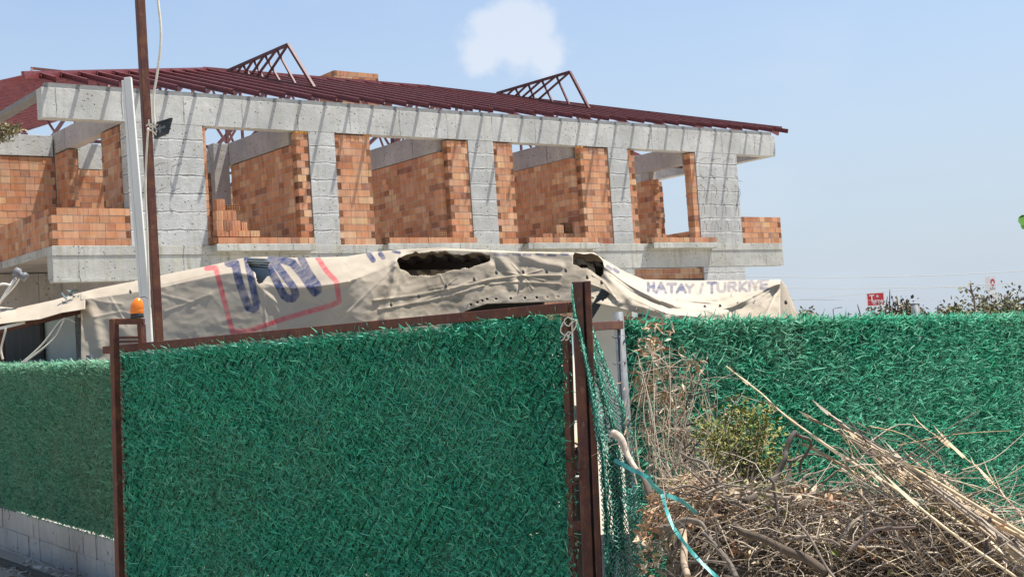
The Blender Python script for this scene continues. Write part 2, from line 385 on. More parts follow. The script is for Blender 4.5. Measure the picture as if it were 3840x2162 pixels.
# ================================================================= UNFINISHED BUILDING (local axes: x along the facade, y into it)
B = thing('unfinished_building', 'two storey unfinished concrete frame building with clay brick walls and bare red rafters', 'building', (P0[0], P0[1], 0), YAW)
def cbox(name, a, b, mat='conc', parent=B, label=None, bevel=.006):
    m = MB(); m.box(a, b); o = m.build(name, MT[mat], parent, bevel=bevel)
    if label: o['label'] = label
    return o
ZS, ZB, ZT = 4.51, 6.91, 7.48
cbox('eave_beam', (-.58, 0, ZB), (19.57, .28, ZT), 'conc')
cbox('eave_plate', (-.58, .283, ZT - .09), (-.33, 13.7, ZT), 'grey')
cbox('eave_beam', (19.3, .283, ZB), (19.57, 13.7, ZT), 'conc')
cbox('eave_beam', (-.58, 13.703, ZB), (19.57, 14, ZT), 'conc')
cbox('wall_plate', (-.5, .045, ZT + .003), (19.5, .14, ZT + .1), 'grey', bevel=0)  # darker grey paints the shaded band under the rafter ends
# columns of the upper floor
for (a, b) in ((1.01, 2.60), (5.0, 5.63), (9.13, 9.85), (13.40, 14.05), (16.44, 18.0)):
    cbox('column', (a, 0.002, ZS), (b, .29, ZB - .002), 'conc_col')
# slab, its edge beam and the window ledges
cbox('floor_slab', (-.50, .3, 4.36), (19.5, 13.95, 4.505), 'conc_in')
cbox('slab_edge_beam', (-.53, 0, 3.90), (19.56, .297, 4.322), 'conc_slab')
cbox('slab_edge_beam', (-.535, -.012, 4.325), (19.54, .297, 4.508), 'conc_slab')
cbox('slab_edge_beam', (-.54, -.018, 3.83), (1.5, .2, 3.897), 'conc_slab')
for a, b in ((2.66, 4.90), (6.66, 9.08), (10.50, 12.68), (14.5, 16.8)):
    cbox('window_ledge', (a, -.24, 4.37), (b, -.014, 4.512), 'conc_slab', bevel=.01)
    brick_part('sill_course', B, WL((a - .06, -.235), U2, V2, b - a + .02, 4.515, 4.655, .19, ends=(True, True), lens=(.195, .3)))
# brick piers beside the columns
for (a, b, en, so) in ((4.70, 4.99, (True, True), False), (5.635, 6.51, (True, True), True), (8.55, 9.125, (True, True), True), (9.855, 10.42, (True, True), True), (12.49, 13.395, (True, True), False), (14.055, 14.285, (False, True), False)):
    brick_part('brick_pier', B, WL((a, .02), U2, V2, b - a, ZS, ZB - .02, .19, ends=en, lens=(.29, .29, .195, .4), soldier=so, w=(4, 4, 5, 2, 4, 3, 1)))
brick_part('brick_jamb', B, WL((2.602, .02), U2, V2, .07, ZS, ZB - .02, .19, ends=(False, False), lens=(.3,)))
brick_part('brick_jamb', B, WL((16.25, .02), U2, V2, .187, ZS, ZB - .02, .24, ends=(False, False), lens=(.3,)))
# orange mortar squeezed out under the beam
for u0, u1 in ((4.68, 5.0), (6.4, 6.56), (12.42, 12.6)):
    fm = MB(); fm.bar((u0, .03, ZB - .02), (u1, .03, ZB - .02), .05, .03)
    for i in range(int((u1 - u0) / .035)):
        x = u0 + i * .035; r = random.uniform(.018, .04); fm.lathe([(0, -r), (r * .8, -r * .5), (r, 0), (r * .7, r * .6), (0, r)], (x, .03 + random.uniform(-.02, .02), ZB - .025 + random.uniform(-.015, .01)), 7)
    fm.build('mortar_bead', MT['foam'], B, True)
# parapets
brick_part('parapet', B, WL((-.51, .0), U2, V2, 1.52, ZS, 5.235, .19, course=.145, ends=(True, True), lens=(.195, .195, .3)),
           WL((-.512, 7.0), MV, U2, 6.8, ZS, 5.235, .19, course=.145, ends=(False, False), lens=(.195, .195, .3)))
brick_part('parapet', B, WL((18.0, .0), U2, V2, 1.55, ZS, 5.235, .19, course=.145, ends=(True, True), lens=(.195, .3, .3)),
           WL((19.35, .2), V2, U2, 6.8, ZS, 5.235, .19, course=.145, ends=(False, False)))
cbox('slab_side_edge', (-.537, .3, 4.36), (-.503, 13.9, 4.508), 'conc_slab', bevel=0)
# cross beams and cross walls, seen from the left
for u, zb, zt in ((1.0, 6.92, 7.37), (4.67, 6.655, 7.16), (8.42, 6.65, 7.15), (12.34, 6.64, 7.14), (16.2, 6.62, 7.12)):
    cbox('cross_beam', (u, .285, zb), (u + .25, 13.69, zt), 'conc_in')
brick_part('cross_wall', B, WL((1.0, 1.28), MV, U2, .98, ZS, 6.90, .19, ends=(True, True), k=.9), label='brick wall end beside the balcony column')
brick_part('cross_wall', B, WL((1.0, 3.93), MV, U2, .76, ZS, 6.90, .19, ends=(False, False)), WL((1.0, 3.165), U2, V2, .2, ZS, 6.85, .1, ends=(True, True), lens=(.2,)))
brick_part('inner_wall', B, WL((1.2, 3.3), U2, V2, 1.5, ZS, 6.5, .19, ends=(False, False)))
cbox('inner_beam', (1.26, 3.3, 6.5), (4.3, 3.5, 7.05), 'conc')
brick_part('inner_wall', B, WL((3.3, 3.3), U2, V2, .98, ZS, 6.5, .19, ends=(False, True)))
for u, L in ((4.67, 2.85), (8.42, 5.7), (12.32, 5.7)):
    brick_part('cross_wall', B, WL((u, L + .192), MV, U2, L, ZS, 6.645, .19, ends=(False, False), k=1.1, lens=(.195, .195, .3) if u > 5 else (.3, .195, .3), w=(5, 5, 3.5, 3, 4, 2, 1.6)))  # brick tone lifted in place of bounced light in the rooms
cbox('rear_column', (4.29, 3.1, ZS), (4.663, 3.45, 7.15), 'conc_in')
brick_part('rear_wall', B, WL((4.9, 6.0), U2, V2, 3.5, ZS, 6.6, .19, ends=(False, False)), WL((8.7, 6.0), U2, V2, 3.5, ZS, 6.6, .19, ends=(False, False)), WL((12.5, 6.0), U2, V2, 2.2, ZS, 6.6, .19, ends=(False, False)))
# last room: open side with a toothed wall and low course
brick_part('cross_wall', B, WL((16.2, 3.6), MV, U2, 2.2, ZS, 6.4, .19, ends=(False, False), rag=.05), WL((16.2, 1.4), U2, V2, .33, ZS, 6.35, .19, ends=(True, True), lens=(.195, .1), rag=.02))
cbox('rear_column', (16.22, 1.6, 6.36), (16.5, 1.9, 6.618), 'conc_in')
brick_part('low_wall', B, WL((16.2, 1.38), MV, U2, 1.1, ZS, 4.8, .19, ends=(False, False)))
# balcony recess at the left
cbox('recess_beam', (-3.2, 3.95, 6.86), (.96, 4.2, 7.31), 'conc')
cbox('rear_column', (1.003, 3.95, ZS), (1.2, 4.28, 6.918), 'conc_in')
brick_part('recess_wall', B, WL((-3.2, 3.97), U2, V2, 4.19, ZS, 6.85, .19, ends=(False, True)))
cbox('floor_slab', (-3.2, 3.0, 4.34), (-.54, 13.9, 4.5), 'conc_in')
# ground floor under the slab
cbox('ground_floor_beam', (-3.2, 3.92, 3.3), (.99, 4.2, 4.335), 'conc_in')
brick_part('ground_floor_wall', B, WL((-3.2, 3.95), U2, V2, 4.19, 2.1, 3.295, .19, ends=(False, False)))
cbox('ground_floor_beam', (1.0, .305, 3.42), (1.25, 3.9, 4.355), 'conc_in')
brick_part('ground_floor_wall', B, WL((1.02, 3.9), MV, U2, 3.6, 2.1, 3.415, .19, ends=(False, False)))
for a, b in ((1.01, 2.6), (5.0, 5.63), (9.13, 9.85), (13.4, 14.0), (16.45, 18.0)):
    cbox('ground_floor_column', (a, .004, GZ - .1), (b, .29, 3.897 if a > 1.5 else 3.82), 'conc_col')
brick_part('ground_floor_wall', B, WL((2.62, .06), U2, V2, 2.36, 2.4, 3.89, .19), WL((5.65, .06), U2, V2, 3.46, 2.4, 3.89, .19), WL((9.87, .06), U2, V2, 3.5, 2.4, 3.89, .19))
brick_part('window_lintel', B, WL((14.01, .05), U2, V2, 2.43, 3.6, 3.89, .19, ends=(False, False), lens=(.195, .3), k=.8))
cbox('unlit_window_panel', (14.01, .6, 1.2), (16.44, .7, 3.6), 'dark', bevel=0)  # near-black panel standing in for the unlit room behind the window
cbox('lintel_plate', (14.0, .03, 3.53), (16.44, .25, 3.597), 'dark', bevel=0)
cbox('rear_frame', (1.0, 13.6, GZ - .1), (1.4, 13.95, 6.9), 'conc_col'); cbox('rear_frame', (9.0, 13.6, GZ - .1), (9.4, 13.95, 6.9), 'conc_col'); cbox('rear_frame', (17.6, 13.6, GZ - .1), (18, 13.95, 6.9), 'conc_col')
# rebar hooks left sticking out of the concrete
def rebar(u, z, pts):
    m = MB(); m.tube([(u + a, b, z + c) for a, b, c in pts], .006, 5); m.build('rebar_hook', MT['rebar'], B)
MT['rebar'] = mat_plain('rusty_rebar', (.11, .075, .06), .7, .3, 40)
for z, us, sh in ((6.75, (16.6, 17.05, 17.5, 17.95), [(0, -.005, -.05), (.1, -.07, 0), (.28, -.09, .0)]), (5.95, (16.55, 17.0, 17.4, 17.85), [(0, 0, .12), (.07, -.08, 0), (.06, -.1, -.13), (-.02, -.1, -.25)]),
                  (5.45, (16.6, 17.0, 17.4, 17.85), [(0, 0, .12), (-.02, -.07, -.02), (-.05, -.09, -.2)]), (5.0, (16.6, 17.05, 17.45, 17.85), [(0, 0, .1), (-.01, -.06, 0), (-.03, -.08, -.16)]),
                  (6.1, (1.55, 1.9), [(0, 0, -.04), (.06, -.06, 0), (.17, -.09, .02)]), (5.6, (1.55, 1.9), [(0, 0, -.04), (.06, -.06, 0), (.15, -.08, .03)])):
    for u in us: rebar(u + random.uniform(-.03, .03), z, sh)
rebar(17.98, 6.2, [(0, .1, 0), (.12, .08, 0), (.24, .07, -.01)])
rebar(15.98, 5.6, [(.2, .05, -.12), (.1, .02, 0), (0, 0, .16)])
# ---- roof frame
SL, Z0R, DR = .3, 7.6, 14.0
A0, B0 = -.9, 19.9
def channel(mb, a, b, w=.044, h=.115, side=1):
    a = np.array(a, float); b = np.array(b, float); d = b - a; L = np.linalg.norm(d); d /= L
    x = np.cross(d, (0, 0, 1)); x /= np.linalg.norm(x); y = np.cross(x, d); x = x * side; t = .006
    mb.frame_box(a + x * (w - t), d, x, y, L, t, h); mb.frame_box(a, d, x, y, L, w - t - .0005, t); mb.frame_box(a + y * (h - t), d, x, y, L, w - t - .0005, t)
    mb.frame_box(a + y * t, d, x, y, L, t * .6, .018); mb.frame_box(a + y * (h - t - .018), d, x, y, L, t * .6, .018)
us = [.15 + i * .592 for i in range(34)]
us = [-.45] + us
for u in us:
    v1 = min(7.0, u - A0, B0 - u) if u < B0 else .2
    v1 = max(v1, .25)
    m = MB(); v0 = -.31 - random.uniform(0, .04)
    channel(m, (u, v0, Z0R + SL * v0), (u, v1, Z0R + SL * v1), side=1)
    m.build('rafter', MT['red'], B)
for v in [.35 + i * .6 for i in range(22)]:
    u1 = A0 + min(v, DR - v); m = MB(); u0 = A0 - .36 - random.uniform(0, .06)
    if u1 - u0 < .3: continue
    channel(m, (u0, v, Z0R + SL * (u0 - A0)), (u1, v, Z0R + SL * (u1 - A0)), side=1); m.build('rafter', MT['red'], B)
for i in range(8):
    v = .3 + i * .85; u1 = B0 - min(v, DR - v); m = MB()
    channel(m, (B0 + .15, v, Z0R - SL * .15), (u1, v, Z0R + SL * (B0 - u1)), side=-1); m.build('rafter', MT['red'], B)
for i in range(24):
    u = .2 + i * .8; v1 = DR - min(7.0, u - A0, B0 - u); m = MB()
    channel(m, (u, DR + .3, Z0R - .1), (u, v1, Z0R + SL * (DR - v1)), side=1); m.build('rafter', MT['red'], B)
m = MB(); m.bar((6.0, 7, 9.765), (13.0, 7, 9.765), .07, .16); m.build('ridge_beam', MT['red'], B)
for a, b in (((A0, 0, Z0R), (6.1, 7, 9.68)), ((B0, 0, Z0R), (12.9, 7, 9.68)), ((A0, 14, Z0R), (6.1, 7, 9.68)), ((B0, 14, Z0R), (12.9, 7, 9.68))):
    m = MB(); m.bar(np.array(a) + np.array([0, 0, .075]), np.array(b) + np.array([0, 0, .09]), .06, .14); m.build('hip_beam', MT['red'], B)
for v in (3.4, 7.0, 10.6):
    for u in (2.6, 4.8, 7.0, 9.3, 11.6, 13.9, 16.2):
        zt = Z0R + SL * min(v, DR - v, max(.1, u - A0), B0 - u) - .02; m = MB()
        m.bar((u, v, 7.15), (u, v, zt), .06); m.bar((u - .9, v, zt - .05), (u, v, 7.18), .045); m.bar((u + .9, v, zt - .05), (u, v, 7.22), .045)
        m.build('roof_strut', MT['redw'], B)
    m = MB(); m.bar((1.4, v, 7.12), (19.4, v, 7.12), .06, .06); m.build('roof_tie', MT['redw'], B)
# unfinished upper rail on little pairs of legs at the left hip
ra = vplane(116, 256, P0[:2] + 4.6 * NH[:2], P0[:2] + 4.6 * NH[:2] + UH[:2]); rb = vplane(405, 287, P0[:2] + 4.6 * NH[:2], P0[:2] + 4.6 * NH[:2] + UH[:2])
ra, rb = loc(ra), loc(rb)
m = MB(); m.bar(ra, rb + (rb - ra) * .15, .05); m.build('ridge_rail', MT['redw'], B)
for f in (0.01, .36, .72, 1.0):
    p = ra + (rb - ra) * f; m = MB(); m.bar(p, (p[0] - .1, p[1] - .3, p[2] - .55), .045); m.bar(p, (p[0] + .06, p[1] + .3, p[2] - .55), .045); m.build('ridge_rail_leg', MT['redw'], B)
# dormer trusses: lattice triangles standing on the slope
def dormer(u, vf, va, za, vb):
    zf = lambda v: Z0R + .13 + SL * v
    ap = np.array([u, va, za]); ft = np.array([u, vf, zf(vf)]); bk = np.array([u, vb, zf(vb)])
    m = MB(); w = .055
    w = .068; m.bar(ft, ap, w); m.bar(ap, bk, w); m.bar(ft, bk, w * .8)
    for ft_, fb_ in ((0, .535), (.176, .2), (.176, .64), (.37, .375), (.37, .71), (.556, .57), (.556, .79), (.74, .73), (.74, .88)):
        m.bar(ap + (bk - ap) * ft_, ft + (bk - ft) * fb_, .046)
    m.build('dormer_truss', MT['truss'], B)
dormer(6.36, 2.01, 3.12, 9.58, 6.34); dormer(14.63, 2.0, 2.67, 9.45, 5.96)
# chimney
brick_part('chimney', B, WL((10.45, 8.0), U2, V2, 1.47, 9.0, 10.32, .19, ends=(True, True), lens=(.195, .195, .3)), WL((10.452, 8.9), MV, U2, .72, 9.0, 10.32, .19, ends=(False, False)),
           WL((11.73, 8.2), V2, U2, .7, 9.0, 10.32, .19, ends=(False, False)), WL((10.6, 8.72), U2, V2, 1.2, 9.0, 10.3, .18, ends=(False, False)))
# ---- loose bricks standing on the sills: things of their own
def bpoint(u, v, z): p = P0 + UH * u + NH * v; return (p[0], p[1], z)
def loose(u, v, z, l, t, h, label, hol=False, tilt=(0, 0), grp='loose bricks on the window sills', k=1.0):
    m = MB(); c = bcol(k=k)
    if hol: hollow(m, (0, 0, 0), (1, 0, 0), (0, 1, 0), l, h, t, c, 5, 3)
    else:
        m.frame_box((0, 0, 0), (1, 0, 0), (0, 1, 0), (0, 0, 1), l, t, h, c)
        for i in range(1, 3): m.frame_box((l * i / 3 - .003, -.004, .002), (1, 0, 0), (0, 1, 0), (0, 0, 1), .006, .0045, h - .004, tuple(x * .85 for x in c))
    o = m.build('hollow_brick', MT['brick']); o.location = bpoint(u, v, z); o.rotation_euler = (tilt[0], tilt[1], YAW + random.uniform(-.05, .05))
    tag(o, label, 'brick', grp)
S0, SV = 4.66, -.2
NB = 'brick of the stepped stack on the left sill, '
loose(2.70, SV, S0, .26, .19, .12, NB + 'bottom row, leftmost'); loose(2.97, SV, S0, .19, .19, .12, NB + 'bottom row, second from the column')
loose(3.17, SV, S0, .24, .19, .12, NB + 'bottom row, under the single end brick'); loose(3.43, SV, S0, .2, .19, .12, NB + 'bottom row, outermost and low')
loose(2.71, SV + .02, S0 + .125, .14, .19, .2, NB + 'second row, narrow and against the column'); loose(2.86, SV + .01, S0 + .125, .18, .19, .2, NB + 'second row, middle')
loose(3.05, SV + .02, S0 + .125, .18, .19, .2, NB + 'second row, right of middle'); loose(3.26, SV + .03, S0 + .125, .12, .19, .17, NB + 'second row, small, set apart')
loose(2.72, SV + .02, S0 + .33, .14, .19, .19, NB + 'third row, against the column'); loose(2.87, SV + .03, S0 + .33, .28, .19, .2, NB + 'third row, broad one')
loose(2.74, SV + .03, S0 + .525, .18, .16, .23, NB + 'upright one on top')
loose(2.98, SV + .05, S0 + .54, .26, .15, .1, 'brick lying open end out atop the left sill stack', True)
loose(8.0, SV + .02, S0, .25, .19, .13, 'single hollow brick lying open end out on the second sill', True)
for i, (u, z, l, w_) in enumerate(((11.35, 0, .3, 'left'), (11.67, 0, .3, 'middle'), (11.99, 0, .3, 'right'))):
    loose(u, .25, 4.64, l, .19, .15, f'brick at the {w_} of the low shaded heap inside the third opening', grp='bricks heaped inside the third opening', k=.7)  # darker brick tone paints in the shade inside the opening
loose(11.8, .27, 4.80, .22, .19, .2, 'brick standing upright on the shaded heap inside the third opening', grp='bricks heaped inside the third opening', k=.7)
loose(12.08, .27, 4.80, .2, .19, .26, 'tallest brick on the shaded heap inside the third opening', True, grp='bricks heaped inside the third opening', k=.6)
# ================================================================= numpy noise for cloth
def vnoise(x, y, seed):
    g = np.random.default_rng(seed).random((256, 256)); xi = np.floor(x).astype(int); yi = np.floor(y).astype(int); fx = x - xi; fy = y - yi
    fx = fx * fx * (3 - 2 * fx); fy = fy * fy * (3 - 2 * fy); a = lambda i, j: g[(xi + i) % 256, (yi + j) % 256]
    return (a(0, 0) * (1 - fx) + a(1, 0) * fx) * (1 - fy) + (a(0, 1) * (1 - fx) + a(1, 1) * fx) * fy - .5
def fbm(x, y, seed, oct=4):
    s = 0; k = 1.0
    for i in range(oct): s = s + k * vnoise(x * 2 ** i, y * 2 ** i, seed + i); k *= .5
    return s
def segdist(X, Y, pts):
    d = np.full(X.shape, 1e9)
    for (x0, y0), (x1, y1) in zip(pts[:-1], pts[1:]):
        dx, dy = x1 - x0, y1 - y0; t = np.clip(((X - x0) * dx + (Y - y0) * dy) / (dx * dx + dy * dy + 1e-9), 0, 1)
        d = np.minimum(d, np.hypot(X - x0 - t * dx, Y - y0 - t * dy))
    return d
def inpoly(X, Y, P):
    r = np.zeros(X.shape, bool); n = len(P)
    for i in range(n):
        x0, y0 = P[i]; x1, y1 = P[(i + 1) % n]
        if y0 == y1: continue
        c = ((y0 > Y) != (y1 > Y)) & (X < (x1 - x0) * (Y - y0) / (y1 - y0) + x0); r ^= c
    return r
Q6 = lambda P: [(700 + x * .4137, 700 + y * .4137) for x, y in P]
Q7 = lambda P: [(1400 + x * .4137, 800 + y * .4137) for x, y in P]
Q8 = lambda P: [(2000 + x * .4137, 800 + y * .4137) for x, y in P]
Q5 = lambda P: [(x * .4137, 700 + y * .4137) for x, y in P]
# ================================================================= TARPAULIN OVER THE YARD SHED
def at_np(X, Y, D):
    d = _fw[None, None, :] + ((X - 1920) / FPX)[..., None] * RR - ((Y - 1081) / FPX)[..., None] * UU
    return EYE + d * (D / d[..., 1])[..., None]
tb = NT('tarpaulin_cloth')
_n = tb.noise(1.6, 6, .65); _f = tb.noise(130, 2, .5); _s = tb.noise(5, 7, .7, tb.vec((1, 1, 2.2)))
_c = tb.mix(tb.ramp(_n, [(.35, 0), (.7, 1)]), (.47, .40, .31), (.53, .465, .37))
_a = tb.attr('Col'); _sp = tb.n('ShaderNodeSeparateColor'); tb.l(_a, _sp.inputs[0])
_c = tb.mix(tb.math('MULTIPLY', tb.ramp(_s, [(.42, 0), (.68, 1)]), tb.math('MULTIPLY_ADD' if False else 'MULTIPLY', _sp.outputs[2], .95)), tb.mix(tb.math('MULTIPLY', _sp.outputs[2], .4), _c, (.34, .275, .185)), (.2, .165, .115))
_wear = tb.ramp(tb.noise(9, 5, .7), [(.36, 1), (.66, .5)])
_c = tb.mix(tb.math('MULTIPLY', _sp.outputs[1], _wear), _c, (.02, .038, .125)); _c = tb.mix(tb.math('MULTIPLY', _sp.outputs[0], _wear), _c, (.58, .1, .11))
tb.base(_c); tb.bump(_f, .12, .002); tb.set(.62, spec=.3)
_tr = tb.n('ShaderNodeBsdfTranslucent'); tb.l(_c, _tr.inputs[0]); _mx = tb.n('ShaderNodeMixShader'); _mx.inputs[0].default_value = .24
tb.l(tb.b.outputs[0], _mx.inputs[1]); tb.l(_tr.outputs[0], _mx.inputs[2]); tb.l(_mx.outputs[0], tb.o.inputs['Surface']); MT['tarp'] = tb.m
STK = {'H': [[(0, 0), (0, 1)], [(1, 0), (1, 1)], [(0, .5), (1, .5)]], 'A': [[(0, 1), (.5, 0), (1, 1)], [(.2, .62), (.8, .62)]], 'T': [[(0, 0), (1, 0)], [(.5, 0), (.5, 1)]],
       'Y': [[(0, 0), (.5, .5), (1, 0)], [(.5, .5), (.5, 1)]], 'U': [[(0, 0), (0, .75), (.25, 1), (.75, 1), (1, .75), (1, 0)]], 'R': [[(0, 1), (0, 0), (.8, 0), (1, .25), (.8, .5), (0, .5)], [(.5, .5), (1, 1)]],
       'K': [[(0, 0), (0, 1)], [(1, 0), (0, .55), (1, 1)]], 'I': [[(.5, 0), (.5, 1)]], 'E': [[(1, 0), (0, 0), (0, 1), (1, 1)], [(0, .5), (.8, .5)]], '/': [[(1, 0), (0, 1)]]}
def tarp_marks(X, Y):
    sm = lambda d, w: np.clip((w - d) / 2.5 + .5, 0, 1)
    red = sm(segdist(X, Y, Q6([(180, 738), (262, 735), (330, 990), (415, 1312)])), 9.5)
    red = np.maximum(red, sm(segdist(X, Y, Q6([(415, 1312), (560, 1306), (900, 1190), (1320, 1070), (1384, 1035), (1358, 860), (1265, 760), (1188, 645)])), 9.5))
    blue = sm(segdist(X, Y, Q6([(380, 690), (440, 695), (470, 840), (545, 1060)])), 15.5)
    blue = np.maximum(blue, sm(segdist(X, Y, Q6([(550, 655), (590, 860), (630, 1050)])), 13.5))
    blue = np.maximum(blue, sm(segdist(X, Y, Q6([(545, 1060), (565, 1095), (600, 1105), (625, 1088), (632, 1050)])), 15.5))
    blue = np.maximum(blue, sm(segdist(X, Y, Q6([(720, 690), (790, 810), (880, 985), (915, 1010), (960, 1012), (990, 975), (970, 915), (800, 690), (770, 640)])), 14.5))
    blue = np.maximum(blue, sm(segdist(X, Y, Q6([(830, 650), (960, 690), (1050, 800), (1150, 945)])), 15))
    blue = np.maximum(blue, sm(segdist(X, Y, Q6([(1040, 650), (1100, 770), (1185, 890), (1190, 940), (1160, 960)])), 14))
    blue = np.maximum(blue, sm(segdist(X, Y, Q6([(1650, 610), (1690, 665)])), 10)); blue = np.maximum(blue, sm(segdist(X, Y, Q6([(1755, 605), (1780, 640)])), 9))
    blue = np.maximum(blue, sm(segdist(X, Y, Q6([(1870, 585), (1930, 598)])), 5))
    for x, y in ((1130, 372), (1195, 375), (1300, 370), (1395, 372), (1510, 370), (1620, 375), (1735, 368)):
        blue = np.maximum(blue, .75 * sm(segdist(X, Y, Q7([(x - 30, y), (x + 26, y + 5)])), 5))
    for x, y in ((2135, 490), (2200, 515)): blue = np.maximum(blue, .8 * sm(segdist(X, Y, Q7([(x - 14, y - 10), (x + 16, y + 14)])), 7))
    for ch, x0, x1, yt, yb in (('H', 1042, 1092, 630, 700), ('A', 1114, 1202, 632, 716), ('T', 1216, 1290, 640, 716), ('A', 1302, 1380, 645, 716), ('Y', 1385, 1448, 645, 714), ('/', 1510, 1534, 640, 722), ('T', 1582, 1654, 628, 716),
                               ('U', 1672, 1738, 632, 706), ('R', 1772, 1836, 628, 700), ('K', 1872, 1932, 622, 700), ('I', 1950, 1966, 622, 695), ('Y', 1978, 2044, 612, 690), ('E', 2064, 2126, 606, 680)):
        for st in STK[ch]: blue = np.maximum(blue, (.85 if ch in 'HAT' else .62) * sm(segdist(X, Y, Q8([(x0 + a * (x1 - x0), yt + b * (yb - yt)) for a, b in st])), 5.9))
    return red, blue
RID = [(-80, 1158), (0, 1149), (60, 1155), (200, 1125), (290, 1099), (372, 1079), (470, 1060), (558, 1043), (660, 1020), (765, 1000), (870, 976), (927, 964), (1010, 962), (1100, 966), (1188, 966), (1300, 961), (1403, 944), (1507, 935), (1648, 929), (1814, 936), (1938, 943), (2145, 945), (2227, 946), (2265, 972), (2343, 1018), (2414, 1047), (2480, 1049), (2600, 1051), (2786, 1050), (2869, 1048), (2926, 1047)]
EAV = [(280, 1128), (400, 1110), (558, 1088), (765, 1040), (927, 1010), (1010, 1080), (1134, 1083), (1304, 1058), (1440, 1005), (1540, 950), (1648, 936), (1814, 943), (2145, 952), (2227, 958), (2330, 1058), (2440, 1112), (2517, 1143), (2662, 1161), (2780, 1130), (2869, 1085), (2926, 1052)]
BOT = [(280, 1400), (1300, 1400), (1650, 1260), (1743, 1166), (1785, 1151), (1826, 1138), (1960, 1134), (2103, 1128), (2203, 1130), (2318, 1152), (2410, 1178), (2496, 1193), (2587, 1214), (2700, 1240), (2926, 1262)]
itp = lambda P, x: np.interp(x, [p[0] for p in P], [p[1] for p in P])
def ydepth(x): return np.interp(x, [-80, 0, 1500, 2200, 2930], [15.2, 15.0, 11.5, 10.4, 9.9])
HOLES = [Q6([(545, 645), (620, 652), (700, 650), (740, 690), (735, 740), (765, 800), (700, 850), (648, 885), (628, 860), (625, 800), (590, 760), (570, 720)]),
         Q7([(212, 425), (225, 392), (300, 370), (390, 352), (420, 366), (520, 348), (560, 362), (650, 345), (690, 360), (800, 372), (900, 352), (1000, 360), (1062, 385), (1058, 440), (900, 485), (640, 535), (520, 565), (400, 567), (330, 555), (250, 500)]),
         Q7([(1825, 352), (1900, 372), (1960, 362), (2040, 380), (2072, 430), (2092, 470), (2088, 540), (2060, 578), (2030, 560), (1968, 512), (1880, 490), (1808, 470), (1812, 400)])]
CREASE = [(Q7([(215, 405), (120, 560), (20, 700), (-110, 960)]), 26, .05), (Q7([(205, 440), (180, 640), (90, 950)]), 10, .035), (Q6([(640, 880), (760, 1020), (900, 1220)]), 12, .03), (Q6([(660, 900), (850, 920), (1180, 900), (1460, 862)]), 8, .03), (Q6([(740, 700), (900, 870), (1100, 930)]), 22, .03),
          (Q7([(1060, 470), (960, 640), (850, 860)]), 14, .04), (Q7([(1355, 520), (1355, 640)]), 8, .02), (Q7([(1130, 400), (1250, 520), (1260, 640)]), 14, .03), (Q7([(1350, 380), (1500, 440), (1700, 480)]), 10, .02), (Q7([(1930, 640), (2060, 640), (2160, 720), (2230, 800)]), 12, .05),
          (Q8([(620, 480), (720, 640), (900, 820), (1300, 930), (1700, 910)]), 16, .07), (Q8([(650, 470), (900, 640), (1180, 800), (1300, 840), (1600, 865), (1900, 790), (2220, 620)]), 9, .06), (Q8([(1300, 920), (1700, 880), (2000, 790), (2220, 640)]), 12, .06), (Q8([(1100, 690), (1240, 800)]), 10, .03), (Q8([(1850, 930), (2050, 820), (2200, 660)]), 10, .03), (Q8([(2000, 640), (2100, 660), (2220, 610)]), 9, .04),
          (Q5([(750, 970), (800, 1060), (860, 1250), (900, 1450)]), 18, .08), (Q5([(800, 1000), (1000, 1080), (1200, 1100)]), 16, .03), (Q5([(830, 1150), (1000, 1200), (1150, 1320)]), 20, .04), (Q5([(1500, 930), (1650, 1000), (1900, 980)]), 12, .015), (Q5([(1250, 900), (1500, 860), (1900, 760)]), 10, .02)]
FINE = [(Q7([(0, 790), (400, 740), (650, 690), (900, 640), (1050, 600), (1300, 566), (1700, 560)]), 4, .022), (Q7([(50, 870), (450, 800), (700, 745), (1000, 655)]), 4, .02), (Q7([(1060, 640), (1300, 620), (1690, 640)]), 4, .016), (Q7([(300, 830), (620, 720), (930, 600)]), 3.5, .014)]
FINE += [(Q7([(1355, 560), (1355 + 200 * math.cos(a), 570 + 130 * math.sin(a))]), 3, .012) for a in (.3, 1.1, 1.9, 2.7, 3.5, 4.2, 5.0, 5.8)]
FINE += [(Q7([(655, 660), (655 + 150 * math.cos(a), 670 + 110 * math.sin(a))]), 3, .01) for a in (.2, 1.0, 2.0, 3.0, 4.4, 5.4)]
FINE += [(Q8(P), 4, .02) for P in ([(540, 560), (640, 620), (760, 790)], [(520, 640), (650, 690), (740, 760)], [(700, 560), (900, 700), (1150, 800)], [(880, 760), (1200, 900), (1500, 940)], [(1300, 780), (1700, 820), (2050, 700)], [(1500, 880), (1800, 850), (2200, 640)], [(1180, 610), (1260, 700)], [(1460, 615), (1500, 740)], [(1850, 620), (1800, 740)], [(2000, 800), (2220, 640)], [(2100, 930), (2230, 650)])]
FINE += [(Q5(P), 5, .014) for P in ([(760, 980), (900, 1040), (1100, 1060)], [(850, 1180), (1100, 1130), (1280, 1180)], [(1000, 1000), (1150, 1250)], [(1400, 960), (1750, 1050)], [(1500, 1130), (1900, 980)], [(1480, 880), (2000, 760)])] + [(Q6(P), 5, .014) for P in ([(640, 900), (980, 1180)], [(660, 880), (1180, 900), (1460, 864)], [(900, 900), (1230, 1050), (1330, 1180)], [(1460, 862), (1900, 660)], [(1400, 1200), (1880, 720)], [(1380, 650), (1460, 700)], [(700, 980), (720, 1250)])]
